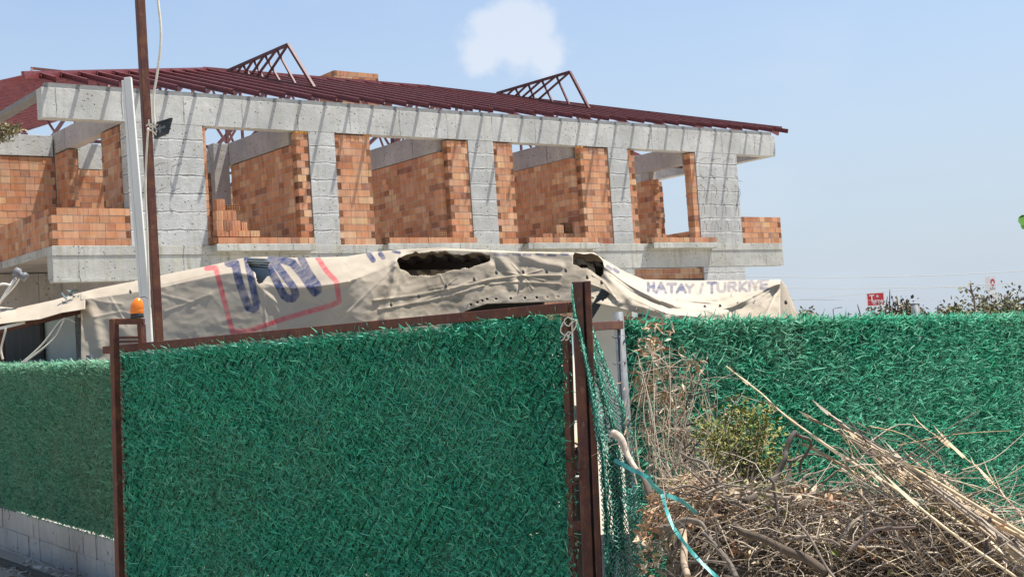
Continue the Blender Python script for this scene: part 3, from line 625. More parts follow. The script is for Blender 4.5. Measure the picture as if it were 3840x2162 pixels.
def tarp_grid(x0, x1, nx, has_front, trow):
    xs = np.linspace(x0, x1, nx); rid = itp(RID, xs); rows = []
    # roof rows behind the ridge
    nb = 8
    Yr = ydepth(xs); R0 = at_np(xs[None], rid[None], Yr[None])[0]
    back = []
    for k in range(nb, 0, -1):
        p = R0.copy(); p[:, 1] += k * .24; p[:, 0] += k * .05; p[:, 2] += -.02 * k + .01 * np.sin(xs * .02 + k) - .0025 * k * k; back.append(p)
    t = np.linspace(0, 1, trow)[:, None]
    if has_front:
        ea = np.maximum(itp(EAV, xs), rid + 4); bo = itp(BOT, xs); ker = np.exp(-(np.arange(-60, 61) / 26.) ** 2); ker /= ker.sum(); sm1 = lambda a: np.convolve(np.pad(a, 60, mode='edge'), ker, 'valid')
        dE = sm1(np.interp(xs, [280, 900, 1300, 1540, 2230, 2400, 2926], [.3, .35, .6, .06, .08, .55, .3]))
        dB = sm1(np.interp(xs, [280, 1300, 1700, 2100, 2300, 2900], [.75, .85, .35, .3, .6, .75])); ea = sm1(ea)
        te = .3
        Yp = np.where(t < te, rid + (ea - rid) * (t / te), ea + (bo - ea) * ((t - te) / (1 - te)))
        D = np.where(t < te, Yr - dE * (t / te) ** .8, Yr - dE - (dB - dE) * ((t - te) / (1 - te)))
    else:
        bo = np.interp(xs, [-80, 0, 60, 150, 230, 319], [1222, 1214, 1206, 1196, 1172, 1158]); Yp = rid + (bo - rid) * t; D = Yr - .6 * t ** .85
    X = np.broadcast_to(xs, Yp.shape).copy()
    amp = np.clip(t * 6, 0, 1) * np.clip(1.0, 0, 1)
    dis = .009 * fbm(X / 190, Yp / 80, 11, 3) + .0035 * fbm(X / 30, Yp / 20, 21, 3) + .02 * fbm(X / 420, Yp / 120, 31, 2)
    dis = dis - .013 * np.abs(vnoise(X / 95 + Yp / 160, Yp / 42 - X / 300, 51)) - .009 * np.abs(vnoise(X / 40 - Yp / 60, Yp / 30 + X / 90, 52))
    for P, w, a in FINE: dis = dis + .55 * a * np.exp(-(segdist(X, Yp, P) / w) ** 2)
    for P, w, a in CREASE:
        w = w * 1.25; a = a * (.34 if P[0][0] < 1000 else .62 if P[0][0] < 2250 else .5)
        dis = dis + a * np.exp(-(segdist(X, Yp, P) / w) ** 2) - .5 * a * np.exp(-((segdist(X, Yp, P) - w * 1.6) / w) ** 2)
    D = D - dis * amp
    F = at_np(X, Yp, D)
    V = np.concatenate([np.array(back), F]) if True else F
    XX = np.concatenate([np.broadcast_to(xs, (nb, nx)), X]); YY = np.concatenate([np.full((nb, nx), -1e4), Yp])
    return V, XX, YY
def build_tarp():
    Vs, Qs, Cs = [], [], []; base = 0
    for (x0, x1, nx, fr, tr) in ((-80, 319, 150, False, 40), (303, 2926, 1100, True, 130)):
        V, X, Y = tarp_grid(x0, x1, nx, fr, tr); nr = V.shape[0]
        idx = np.arange(nr * nx).reshape(nr, nx)
        q = np.stack([idx[:-1, :-1], idx[1:, :-1], idx[1:, 1:], idx[:-1, 1:]], -1).reshape(-1, 4)
        Xc = (X[:-1, :-1] + X[1:, 1:]) / 2; Yc = (Y[:-1, :-1] + Y[1:, 1:]) / 2; bad = np.zeros(Xc.shape, bool)
        jx = Xc + 7 * vnoise(Xc / 24, Yc / 24, 77); jy = Yc + 9 * vnoise(Xc / 20, Yc / 20, 78)
        for H in HOLES: bad |= inpoly(jx, jy, H)
        if fr:   # eyelets along the hem
            for ex in [1765, 1790, 1808, 1826, 1860, 1915, 1968, 2012, 2052, 2092, 2222, 2260, 2296, 2345, 2390, 2425, 2457, 2490, 2555, 2600, 2668, 2705, 2805, 2860, 2900]:
                bad |= np.hypot(Xc - ex, (Yc - (itp(BOT, ex) - 17)) * 1.0) < 5.2
        red, blue = tarp_marks(X, Y); red[Y < 0] = 0; blue[Y < 0] = 0
        dirt = np.clip((Y - itp(EAV, X) - 15) / 60, 0, 1) * np.clip((X - 1280) / 250, 0, 1) * .72 + .16
        dirt = dirt * np.where(X > 2440, .75, 1); dirt[Y < 0] = .2
        hm = itp(BOT, X) - Y; dirt = np.where((hm > 0) & (hm < 34) & (X > 1700), dirt * .45, dirt)
        for ex in ([1765, 1790, 1860, 1915, 1968, 2012, 2052, 2092, 2222, 2260, 2296] if fr else []):
            ringd = np.hypot(X - ex, Y - (itp(BOT, ex) - 17)); dirt = np.where(ringd < 11, 0, dirt)
        Vs.append(V.reshape(-1, 3)); Qs.append(q[~bad.ravel()] + base); base += nr * nx
        Cs.append(np.stack([red, blue, dirt], -1).reshape(-1, 3))
    # right end flap running back from the last support
    n, mr_ = 40, 40; P = np.zeros((mr_, n, 3)); C = np.zeros((mr_, n, 3)); a = at(2926, 1047, 9.9); b = at(2926, 1262, 9.15); c = at(2950, 1075, 11.6); d = at(3015, 1240, 11.4)
    for i in range(mr_):
        for j in range(n):
            s, t = j / (n - 1), i / (mr_ - 1); P[i, j] = (a * (1 - s) + c * s) * (1 - t) + (b * (1 - s) + d * s) * t; P[i, j, 1] += .03 * math.sin(s * 9 + t * 3) * t
            C[i, j] = (0, 0, .3 + .6 * t)
    idx = np.arange(mr_ * n).reshape(mr_, n) + base
    Qs.append(np.stack([idx[:-1, :-1], idx[1:, :-1], idx[1:, 1:], idx[:-1, 1:]], -1).reshape(-1, 4)); Vs.append(P.reshape(-1, 3)); Cs.append(C.reshape(-1, 3))
    o = mesh_np('tarpaulin', np.concatenate(Vs), np.concatenate(Qs), np.concatenate(Cs), MT['tarp'], None, True, 'Col', True)
    so = o.modifiers.new('thickness', 'SOLIDIFY'); so.thickness = .004
    return tag(o, 'torn beige tarpaulin with faded blue letters and a red outline, sagging over the yard shed', 'tarpaulin')
TP = build_tarp()
for x, y in Q7([(158, 810), (408, 735), (655, 640), (910, 580), (1112, 520), (1355, 515), (1567, 510), (1740, 500), (1935, 562), (2065, 610)]) + Q8([(935, 715), (1115, 765), (1255, 810), (1398, 830), (1552, 832), (1690, 825), (1852, 805), (2008, 790), (2150, 795), (2285, 790)]) + Q5([(1178, 935)]) + Q6([(1648, 1145)]):
    Yt = float(ydepth(np.array(x))) - (.42 if x > 2250 else .5 if x < 1700 else .3); m = MB(); p = at(x, y, Yt); m.bar(p, at(x + 3, y + 13, Yt - .01), .012, .012); m.bar(at(x - 4, y + 9, Yt - .01), at(x + 7, y + 7, Yt - .01), .008); m.build('toggle', MT['black'], TP)
# ---- shed below it
SH = thing('yard_shed', 'low dark shed with a corrugated roof sheet hidden under the torn tarpaulin', 'shed', tuple(at(1900, 1340, 11.5) * np.array([1, 1, 0]) + np.array([0, 0, GZ])))
def sp(o, parent=SH):                    # keep world placement under an Empty
    o.parent = parent; o.matrix_parent_inverse = Matrix.Translation(-Vector(parent.location)) if parent.rotation_euler.z == 0 else parent.matrix_basis.inverted(); return o
def corr():
    m = MB(); n = 260; L = [at(x, np.interp(x, [850, 1300, 1640, 2200, 2260], [990, 985, 950, 966, 985]) + 3, float(ydepth(np.array(x))) + .02) for x in np.linspace(850, 2265, n)]
    top = []
    for i, p in enumerate(L):
        ph = (i * .9) % 6.28; w = .013 * (1 if math.sin(i * .55) > .2 else -1 if math.sin(i * .55) < -.2 else math.sin(i * .55) * 5)
        top.append([p + np.array([.05 * k, .5 * k, w - .02 * k - .012]) for k in range(5)])
    for i in range(n - 1):
        for k in range(4): m.poly([top[i][k], top[i][k + 1], top[i + 1][k + 1], top[i + 1][k]])
    o = m.build('roof_sheet', MT['roofsheet'], None, False); s_ = o.modifiers.new('t', 'SOLIDIFY'); s_.thickness = .003; sp(o)
corr()
def shed_box(name, pts, mat, h0, h1, t=.04):
    m = MB()
    for a, b in zip(pts[:-1], pts[1:]):
        a = np.array(a); b = np.array(b); d = (b - a) / np.linalg.norm(b - a); nn = np.array([-d[1], d[0]]) * t
        q = [a, b, b + nn, a + nn]; m.hexa([(x[0], x[1], h0) for x in q] + [(x[0], x[1], h1) for x in q])
    return sp(m.build(name, MT[mat]))
pA, pB_, pC = at(330, 1300, 16.2)[:2], at(2150, 1300, 12.4)[:2], at(2900, 1300, 11.6)[:2]
shed_box('rear_wall', [pA, pA + (pB_ - pA) * .955], 'dark', GZ, 2.48); shed_box('rear_wall', [pB_ + (pC - pB_) * .42, pC], 'dark', GZ, 2.0)  # near-black walls, the first raised to shut light out behind the tears
for x, Y in ((1500, 12.1), (2262, 10.9)):
    m = MB(); p = at(x, 1200, Y); m.bar((p[0], p[1], GZ), (p[0], p[1], at(x, 965, Y)[2]), .07); sp(m.build('shed_post', MT['dark']))  # posts blackened as well, so the shed inside looks unlit
m = MB(); m.bar(at(1340, 1000, 12.2), at(2262, 985, 10.9), .05, .07); sp(m.build('roof_beam', MT['roofsheet']))
m = MB(); m.bar(at(960, 1010, 13.1), at(1330, 1000, 12.3), .05, .07); sp(m.build('roof_beam', MT['roofsheet']))
m = MB(); m.bar(at(2180, 1235, 9.9), at(2268, 1090, 9.9), .055, .055); sp(m.build('brace', MT['dark']))
# grey foil lining showing in the left tear
m = MB()
for i in range(6):
    a = at(930 + 4 * i, 968 + 9 * i, 12.72 + .02 * i); b = at(1012, 972 + 9 * i, 12.5 + .02 * i); m.bar(a, b, .03, .012)
m.poly([at(935, 1000, 12.75), at(1030, 1010, 12.55), at(1020, 1075, 12.5), at(945, 1080, 12.7)])
sp(m.build('roof_lining', MT['panel']))
# ---- open metal lean-to at the left, below the tarpaulin eave
LT = thing('metal_lean_to', 'open lean-to of pale metal sheets with a darkened recess behind the left hedge fence', 'shed', (*at(150, 1300, 15.3)[:2], GZ))
def qwall(name, x0, x1, Y0, Y1, z0, z1, mat, parent=LT, t=.03):
    a, b = at(x0, 1300, Y0)[:2], at(x1, 1300, Y1)[:2]; d = (b - a) / np.linalg.norm(b - a); nn = np.array([-d[1], d[0]]) * t; m = MB()
    q = [a, b, b + nn, a + nn]; m.hexa([(x[0], x[1], z0) for x in q] + [(x[0], x[1], z1) for x in q]); return sp(m.build(name, MT[mat]), parent)
qwall('side_panel', 162, 288, 15.2, 14.6, GZ, 2.68, 'panel'); qwall('side_panel', -60, 160, 16.2, 15.6, GZ, 2.72, 'dark')  # the dark sheet paints the unlit recess of the lean-to
for x, Y, w, mt in ((8, 14.6, .05, 'rust'), (161, 15.15, .035, 'dark'), (297, 14.5, .05, 'galv')):
    m = MB(); p = at(x, 1300, Y); m.bar((p[0], p[1], GZ), (p[0], p[1], at(x, 1190, Y)[2]), w); sp(m.build('post', MT[mt]), LT)
m = MB(); m.bar(at(-40, 1250, 14.5), at(314, 1163, 14.2), .04, .05); sp(m.build('eave_bar', MT['rust']), LT)
m = MB(); m.bar(at(-40, 1240, 14.42), at(95, 1208, 14.35), .02, .03); sp(m.build('eave_trim', MT['white']), LT)
m = MB(); m.bar(at(20, 1362, 14.5), at(166, 1352, 14.4), .04, .035); sp(m.build('sill_bar', MT['galv']), LT)
def cable(name, pts, r, mat, label, cat='cable', group=None, n=5):
    m = MB(); P = smooth(pts, 8); m.tube(P, r, n); return tag(m.build(name, MT[mat], None, True), label, cat, group)
def smooth(pts, k=6):
    P = [np.array(p, float) for p in pts]
    if len(P) < 3: return P
    out = []
    for i in range(len(P) - 1):
        p0 = P[max(i - 1, 0)]; p1 = P[i]; p2 = P[i + 1]; p3 = P[min(i + 2, len(P) - 1)]
        for j in range(k):
            t = j / k; out.append(.5 * ((2 * p1) + (-p0 + p2) * t + (2 * p0 - 5 * p1 + 4 * p2 - p3) * t * t + (-p0 + 3 * p1 - 3 * p2 + p3) * t ** 3))
    return out + [P[-1]]
Z3 = lambda P, Y: [at(x * .276, 980 + y * .276, Y) for x, y in P]
cable('lean_to_cable', Z3([(880, 770), (800, 830), (690, 980), (560, 1140), (400, 1290), (230, 1430)], 13.9), .012, 'cable', 'left of two pale cables hanging from the lean-to eave')
cable('lean_to_cable', Z3([(880, 772), (840, 860), (780, 980), (720, 1060), (560, 1200), (400, 1320), (270, 1430)], 13.85), .012, 'cable', 'right and more bent of two pale cables hanging from the lean-to eave')
cable('lean_to_cable', Z3([(880, 768), (960, 790), (1020, 830)], 13.9), .008, 'cable', 'short pale cable end running right from the lean-to eave')
cable('hanging_hose', Z3([(75, 900), (70, 960), (40, 1080), (15, 1200), (40, 1330)], 14.0), .012, 'cable', 'thin hose hanging down beside the red lean-to post')
# dish arm poking up at the far left
DA = thing('dish_arm', 'pale dish arm with a silver receiver head rising over the left tarpaulin', 'antenna', tuple(at(0, 1150, 14.9)))
m = MB(); m.tube(Z3([(-60, 640), (60, 460), (140, 330), (215, 225)], 14.9), .016, 6); sp(m.build('arm', MT['white'], None, True), DA)
m = MB(); m.tube(smooth(Z3([(-60, 610), (90, 450), (200, 330), (265, 225)], 14.85)), .010, 6); sp(m.build('arm', MT['cable'], None, True), DA)
m = MB(); m.tube(smooth(Z3([(-40, 330), (40, 305), (110, 315), (145, 330)], 14.88)), .014, 6); sp(m.build('bracket', MT['white'], None, True), DA)
m = MB(); a, b = Z3([(200, 130), (300, 190)], 14.85); d = b - a; L = np.linalg.norm(d); m.lathe([(0, 0), (.05, .0), (.055, .05), (.03, .07), (.035, L), (.05, L + .01), (.05, L + .05), (0, L + .05)], a, 12, ax=d); sp(m.build('receiver_head', MT['galv'], None, True), DA)
# crumpled foil scrap on the tarpaulin corner
m = MB(); c0 = Z3([(1000, 500)], 14.2)[0]
for i in range(16):
    p = c0 + np.array([random.uniform(-.12, .12), random.uniform(-.06, .03), random.uniform(-.12, .12)]); q = [p + np.array([random.uniform(-.06, .06), random.uniform(-.04, .04), random.uniform(-.06, .06)]) for _ in range(4)]; m.poly(q[:3]); m.poly([q[0], q[2], q[3]])
tag(m.build('foil_scrap', MT['foil'] if 'foil' in MT else MT['galv']), 'crumpled dark and silver scrap caught on the left tarpaulin corner', 'scrap')
# ================================================================= HEDGE PANELS
def mat_hedge(name, tint):
    m = NT(name); c = m.attr(); n = m.noise(2.2, 4, .6)
    c = m.mix(m.ramp(n, [(.42, 0), (.75, .4)]), c, tint); c = m.mix(m.ramp(m.noise(.85, 5, .7), [(.5, 0), (.72, .38)]), c, (.27, .33, .22)); m.base(c); m.set(.5, spec=.3)
    t = m.n('ShaderNodeBsdfTranslucent'); m.l(c, t.inputs[0]); x = m.n('ShaderNodeMixShader'); x.inputs[0].default_value = .38
    m.l(m.b.outputs[0], x.inputs[1]); m.l(t.outputs[0], x.inputs[2]); m.l(x.outputs[0], m.o.inputs['Surface']); return m.m
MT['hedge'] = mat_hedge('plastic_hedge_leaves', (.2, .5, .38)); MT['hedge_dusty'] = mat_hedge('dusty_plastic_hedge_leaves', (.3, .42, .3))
def hedge(name, A, Bp, zA, zB, dens, L, Wd, mat, parent, seed, cols, wire=.062, fuzz=.03, q=.97, fam1=.97, shA=0, shB=0, fill=.9, wires=True, wfront=.012, wth=.007):
    """strips of plastic leaf twisted round a diamond lattice of wires between plan points A and Bp; zA, zB = (low, high) at each end"""
    g = np.random.default_rng(seed); A = np.array(A[:2]); Bp = np.array(Bp[:2]); Ln = np.linalg.norm(Bp - A); e = (Bp - A) / Ln; nn = np.array([e[1], -e[0]])
    if (nn @ -A) < 0: nn = -nn
    area = Ln * ((zA[1] - zA[0]) + (zB[1] - zB[0])) / 2; N = int(area * dens)
    s = g.random(N) * Ln; f = s / Ln; lo = zA[0] + (zB[0] - zA[0]) * f; hi = zA[1] + (zB[1] - zA[1]) * f; z = lo + g.random(N) * (hi - lo)
    N2 = int(N * fill); fam = g.random(N) < fam1; sg = np.where(fam, 1.0, -1.0)
    k = s - sg * z * .8; kq = np.round(k / wire) * wire; s = s + (kq - k) * q + g.normal(0, .003, N)
    # wire tangent (mostly rising to the right) and its in-plane normal
    T = np.stack([sg * .62, np.full(N, .78)], 1); Nn = np.stack([T[:, 1], -T[:, 0]], 1)
    side = np.where(g.random(N) < .5, -1.0, 1.0); si = side * np.abs(g.normal(.85, .3, N)); co = g.uniform(.05, .95, N); al = g.normal(.55, .38, N)
    E3 = np.array([e[0], e[1], 0]); N3 = np.array([nn[0], nn[1], 0]); Z = np.array([0, 0, 1.0])
    T3 = T[:, :1] * E3 + T[:, 1:] * Z; P3 = Nn[:, :1] * E3 + Nn[:, 1:] * Z
    D = co[:, None] * N3 + si[:, None] * P3 + al[:, None] * T3; D[:, 2] *= np.where(hi - z < .06, .35, 1.0); D /= np.linalg.norm(D, axis=1, keepdims=True)
    base = np.zeros((N, 3)); s = s - (hi - z) * (shA * (1 - f) + shB * f); base[:, :2] = A + s[:, None] * e + nn * (g.normal(0, fuzz * .3, N) + .0)[:, None]; base[:, 2] = z
    ln = L * g.uniform(.65, 1.25, N); bend = g.normal(0, .85, (N, 3)) + np.array([0, 0, -.15])
    Wv = np.cross(D, g.normal(0, 1, (N, 3)) * .5 + T3); Wv /= np.linalg.norm(Wv, axis=1, keepdims=True) + 1e-9; Wv *= (Wd * g.uniform(.7, 1.2, N))[:, None]
    pts = []
    for i, t in enumerate((0, .4, .75, 1.0)):
        c = base + D * (ln * t)[:, None] + bend * (ln * t * t * .55)[:, None]; w = (1, 1, .85, .3)[i] * .5; pts += [c - Wv * w, c + Wv * w]
    V = np.stack(pts, 1).reshape(-1, 3); b = np.arange(N)[:, None] * 8
    Q = np.concatenate([b + np.array([[0, 1, 3, 2]]), b + np.array([[2, 3, 5, 4]]), b + np.array([[4, 5, 7, 6]])], 1).reshape(-1, 4)
    C = np.array(cols)[g.integers(0, len(cols), N)] * g.uniform(.7, 1.25, (N, 1)); C = np.repeat(C, 3, 0)
    if N2:   # flattened leaves behind the rows, coloured darker to paint the shaded gaps
        s2 = g.random(N2) * Ln; f2 = s2 / Ln; lo2 = zA[0] + (zB[0] - zA[0]) * f2; hi2 = zA[1] + (zB[1] - zA[1]) * f2; z2 = lo2 + g.random(N2) * (hi2 - lo2 - .02); s2 = s2 - (hi2 - z2) * (shA * (1 - f2) + shB * f2)
        an = g.random(N2) * 6.283; d2 = np.cos(an)[:, None] * E3 + np.sin(an)[:, None] * Z + g.normal(0, .3, N2)[:, None] * N3; d2 /= np.linalg.norm(d2, axis=1, keepdims=True); w2 = np.cross(d2, N3 + g.normal(0, .4, (N2, 3))); w2 /= np.linalg.norm(w2, axis=1, keepdims=True); w2 *= Wd * .75
        b2 = np.zeros((N2, 3)); b2[:, :2] = A + s2[:, None] * e - nn * g.uniform(.008, .03, N2)[:, None]; b2[:, 2] = z2; l2 = (L * g.uniform(.5, .95, N2))[:, None]
        V2_ = np.stack([b2 - d2 * l2 * .5 - w2, b2 - d2 * l2 * .5 + w2, b2 + d2 * l2 * .5 + w2, b2 + d2 * l2 * .5 - w2], 1).reshape(-1, 3); Q = np.concatenate([Q, np.arange(N2 * 4).reshape(N2, 4) + len(V)]); V = np.concatenate([V, V2_])
        C = np.concatenate([C, np.array(cols)[g.integers(0, len(cols), N2)] * g.uniform(.36, .72, (N2, 1))])
    # the twisted wires the leaves grow from, part of the same woven panel
    if wires:
        wm = MB(); z0_, z1_ = min(zA[0], zB[0]), max(zA[1], zB[1]); n0 = math.floor((-(z1_) * .8 - .2) / wire); n1 = math.ceil((Ln + .2) / wire)
        for kk in range(n0, n1):
            q_ = []
            for zz in np.linspace(z0_, z1_, 40):
                ss = kk * wire + zz * .8; ff = ss / Ln
                if 0 <= ff <= 1 and zA[0] + (zB[0] - zA[0]) * ff <= zz <= zA[1] + (zB[1] - zA[1]) * ff:
                    hi_ = zA[1] + (zB[1] - zA[1]) * ff; q_.append((*(A + e * (ss - (hi_ - zz) * (shA * (1 - ff) + shB * ff)) + nn * wfront), zz))
            if len(q_) > 1: wm.bar(q_[0], q_[-1], wth)
        wV = np.array(wm.v); wQ = np.array(wm.f) + len(V); V = np.concatenate([V, wV]); Q = np.concatenate([Q, wQ]); C = np.concatenate([C, np.tile([[.012, .06, .04]], (len(wQ), 1))])
    o = mesh_np(name, V, Q, C, mat, None)
    if parent is not None: sp(o, parent)
    return o
MT['wire'] = mat_plain('green_coated_wire', (.012, .07, .05), .5, .3, 30)
GREEN = [(.09, .57, .36), (.065, .48, .3), (.14, .65, .43), (.11, .6, .4), (.25, .7, .5), (.03, .28, .17)]
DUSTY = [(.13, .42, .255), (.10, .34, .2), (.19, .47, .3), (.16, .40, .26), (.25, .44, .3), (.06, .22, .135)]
FRESH = [(.04, .36, .21), (.022, .22, .125), (.1, .48, .31), (.07, .41, .255), (.24, .60, .43), (.01, .1, .055)]
# ================================================================= GATE
gL, gR = at(452, 1300, 8.0), at(2112, 1140, 6.02)
def gp(x, y): return vplane(x, y, gL[:2], gR[:2])
G = thing('sliding_gate', 'wide rusty steel gate filled with green plastic hedge in the foreground', 'gate', (*((gL + gR) / 2)[:2], GZ))
ge = (gR - gL)[:2] / np.linalg.norm((gR - gL)[:2]); gn = np.array([-ge[1], ge[0]])
if gn @ gL[:2] > 0: gn = -gn                        # towards the camera
def on_gate(p, off): return np.array([p[0] + gn[0] * off, p[1] + gn[1] * off, p[2]])
tA, tB = gp(396, 1312), gp(2140, 1152)
m = MB(); m.bar(on_gate(tA, 0), on_gate(tB, 0), .045, .045); sp(m.build('top_rail', MT['rust'], bevel=.003), G)
m = MB(); a = gp(2122, 1160); b = gp(2151, 2162); b = a + (b - a) * ((a[2] - GZ - .08) / (a[2] - b[2])); m.bar((a[0], a[1], a[2] - .03), b, .032, .03, up=(gn[0], gn[1], 0)); sp(m.build('stile', MT['rust'], bevel=.002), G)
m = MB(); a = gp(455, 1310); b = gp(478, 2162); b = a + (b - a) * ((a[2] - GZ - .08) / (a[2] - b[2])); m.bar((a[0], a[1], a[2] - .03), b, .04, .03, up=(gn[0], gn[1], 0)); sp(m.build('stile', MT['rust'], bevel=.002), G)
m = MB(); a, b = gp(440, 1310), gp(2120, 1150); m.bar((a[0], a[1], GZ + .1), (b[0], b[1], GZ + .1), .045); sp(m.build('bottom_rail', MT['rust']), G)
a, b = gp(455, 1325), gp(2112, 1178)
hg = hedge('hedge_panel', a + np.array([gn[0] * .0, gn[1] * .0, 0]), b, (GZ + .12, a[2]), (GZ + .12, b[2]), 21000, .034, .0056, MT['hedge'], G, 5, GREEN, wire=.06, shA=.031, shB=.043)
hg['label'] = 'green plastic hedge filling'
# beacon bracket post at the gate's left end
BP = thing('gate_guide_post', 'rusty square post with a small rectangular bracket on top at the gate left end', 'post', (*at(432, 1300, 7.9)[:2], GZ))
def pp(x, y, Y=7.85): return at(x, y, Y)
a = pp(427, 1196); b = pp(450, 2162); b = a + (b - a) * ((a[2] - GZ) / (a[2] - b[2])); m = MB(); m.bar(b, a, .040, .040, up=(gn[0], gn[1], 0)); sp(m.build('upright', MT['rust'], bevel=.003), BP)
b = pp(530, 1215); m = MB(); m.bar((b[0], b[1], pp(530, 1290)[2]), (b[0], b[1], b[2]), .036, .036, up=(gn[0], gn[1], 0)); sp(m.build('upright', MT['rust'], bevel=.003), BP)
m = MB(); m.bar(pp(417, 1205), pp(541, 1204), .036, .034); sp(m.build('cross_bar', MT['rust'], bevel=.003), BP)
for y in (1266, 1281):
    m = MB(); m.bar(pp(432, y), pp(528, y - 2), .014); sp(m.build('cross_bar', MT['rust']), BP)
BC = thing('warning_beacon', 'orange warning beacon on its black base above the gate bracket', 'beacon', tuple(pp(515, 1203) + np.array([0, 0, .018])))
o0 = np.array(BC.location); m = MB(); m.lathe([(0, .0), (.036, 0), (.038, .006), (.038, .02), (.034, .024)], o0, 24); sp(m.build('base', MT['black'], None, True), BC)
m = MB(); ln = []
for i in range(25):
    h = i / 24; ln.append((.0385 * math.sqrt(max(0, 1 - max(0, (h - .25) / .75) ** 2.2)) * (1 if h > .02 else .98), .024 + .092 * h))
m.lathe(ln, o0, 24)
m.v = [(x - (.012 * max(0, z - o0[2] - .05) / .07 * -1), y, z) for x, y, z in m.v]
sp(m.build('lens', MT['orange'], None, True), BC)
for h in (.035, .052):
    m = MB(); m.lathe([(.0375, h), (.0398, h + .002), (.0375, h + .004)], o0, 24); sp(m.build('lens_ring', MT['orange'], None, True), BC)
# ---- heavy post right of the gate, made of two channels
GP = thing('gate_post', 'tall rusty double-channel post standing right of the gate', 'post', (*at(2188, 1300, 5.95)[:2], GZ))
toG = lambda a, b: a + (b - a) * ((a[2] - GZ) / (a[2] - b[2]))
a = at(2163, 1056, 5.93); m = MB(); m.bar(toG(a, at(2206, 2162, 5.93)), a, .045, .05, up=(0, 1, 0)); sp(m.build('channel', MT['rustpost'], bevel=.004), GP)
a2 = at(2189, 1056, 5.96); m = MB(); a2 = a2 + np.array([-.006, 0, 0]); m.bar(toG(a2, at(2228, 2162, 5.96)), a2, .02, .03, up=(0, 1, 0)); sp(m.build('groove_shade_bar', MT['dark']), GP)  # dark bar painting the shade in the groove between the channels
a = at(2188 + 4, 1054, 5.93); m = MB(); a = a + np.array([.012, 0, 0]); m.bar(toG(a, at(2246, 2162, 5.93)), a, .028, .055, up=(0, 1, 0)); sp(m.build('channel', MT['rustpost'], bevel=.004), GP)
m = MB(); a = at(2146, 1968, 5.95); m.bar(a, at(2180, 1968, 5.95), .035, .035); sp(m.build('latch_stub', MT['rustpost']), GP)
m = MB(); hk = [at(1900 + x * .4566, 1500 + y * .4566, 5.88) for x, y in [(625, 560), (590, 575), (550, 600), (545, 640), (580, 650), (610, 625)]]; m.tube(smooth(hk), .005, 6)
hk = [at(1900 + x * .4566, 1500 + y * .4566, 5.87) for x, y in [(600, 570), (540, 595), (512, 640), (530, 680), (590, 680)]]; m.tube(smooth(hk), .004, 6); sp(m.build('hook', MT['rustpost'], None, True), GP)
# pale twine knotted at the gate corner
tw = [at(2100 + x * .1793, 1040 + y * .1793, 5.87) for x, y in [(350, 900), (240, 860), (160, 830), (90, 900), (120, 980), (190, 1010), (240, 940), (340, 900)]]
m = MB(); m.tube(smooth(tw), .0028, 5)
for P in ([(70, 930), (20, 1040), (20, 1140), (100, 1200), (170, 1140), (220, 1150), (180, 1200), (120, 1200), (80, 1280), (20, 1320)], [(180, 1200), (170, 1280), (110, 1310)], [(350, 920), (340, 1000), (280, 1110)]):
    m.tube(smooth([at(2100 + x * .1793, 1040 + y * .1793, 5.87) for x, y in P]), .0028, 5)
tag(m.build('twine', MT['cable'], None, True), 'pale twine tied in loose loops between gate corner and netting', 'twine')
# plank in the gap
m = MB(); a, b = at(2132, 1290, 6.6), at(2142, 1590, 6.6); m.bar(a, b, .035, .015, up=(0, 1, 0)); tag(m.build('grey_plank', MT['plank'] if 'plank' in MT else MT['grey']), 'weathered grey plank seen in the gap beside the gate', 'plank')
# ================================================================= POLES AND LAMP
pole_p = at(563, 700, 9.0)
m = MB(); m.bar((pole_p[0], pole_p[1], GZ), (pole_p[0], pole_p[1], 5.6), .055, .055, up=(.55, -.83, 0)); tag(m.build('steel_pole', MT['rust'], bevel=.004), 'tall rust brown square pole behind the gate carrying the floodlight', 'pole')
wa, wb = at(480, 292, 9.5), at(562, 1290, 9.4); d = (wb - wa) / np.linalg.norm(wb - wa); wb = wb + d * 1.55
WP = thing('white_pole', 'slim white slotted pole leaning beside the brown pole', 'pole', tuple(wb))
m = MB(); m.bar(wa, wb, .05, .035, up=(0, 1, 0)); sp(m.build('profile', MT['white'], bevel=.003), WP)
o_ = np.array([-.034, -.004, 0]); m = MB(); m.bar(wa + o_ + np.array([0, 0, -.02]), wb + o_, .018, .03, up=(0, 1, 0)); sp(m.build('side_lip', MT['white'], bevel=.002), WP)
FL = thing('floodlight', 'dark square floodlight seen from behind, wired to the brown pole', 'floodlight', tuple(at(612, 482, 8.9)))
fl = [at(584, 463, 8.95), at(650, 442, 8.85), at(634, 502, 8.85), at(588, 521, 8.95)]
cn = np.cross(fl[1] - fl[0], fl[3] - fl[0]); cn /= np.linalg.norm(cn)
if cn[1] > 0: cn = -cn
m = MB(); m.hexa([p for p in fl] + [p + cn * .025 * 1 for p in fl]); sp(m.build('housing', MT['black'], bevel=.004), FL)
m = MB(); ce = sum(fl) / 4 + cn * .027; ux = (fl[1] - fl[0]); uy = (fl[3] - fl[0])
m.bar(ce - ux * .2, ce + ux * .3, .016, .01, up=cn); m.bar(ce - uy * .2, ce + uy * .3, .014, .012, up=cn); sp(m.build('bracket', MT['galv']), FL)
for i in range(4):
    m = MB(); q = fl[0] + ux * .02 + uy * (.1 + .2 * i) + cn * .027; m.bar(q, q + ux * .96, .006, .01, up=cn); sp(m.build('cooling_fin', MT['black']), FL)
m = MB()
for P in ([(1325, 660), (1360, 640), (1415, 680), (1420, 720)], [(1350, 600), (1360, 660), (1400, 665), (1440, 640)], [(1330, 690), (1380, 700), (1420, 740)]): m.tube(smooth([at(x * .4137, 200 + y * .4137, 8.9) for x, y in P]), .006, 5)
sp(m.build('tie_wire', MT['cable'], None, True), FL)
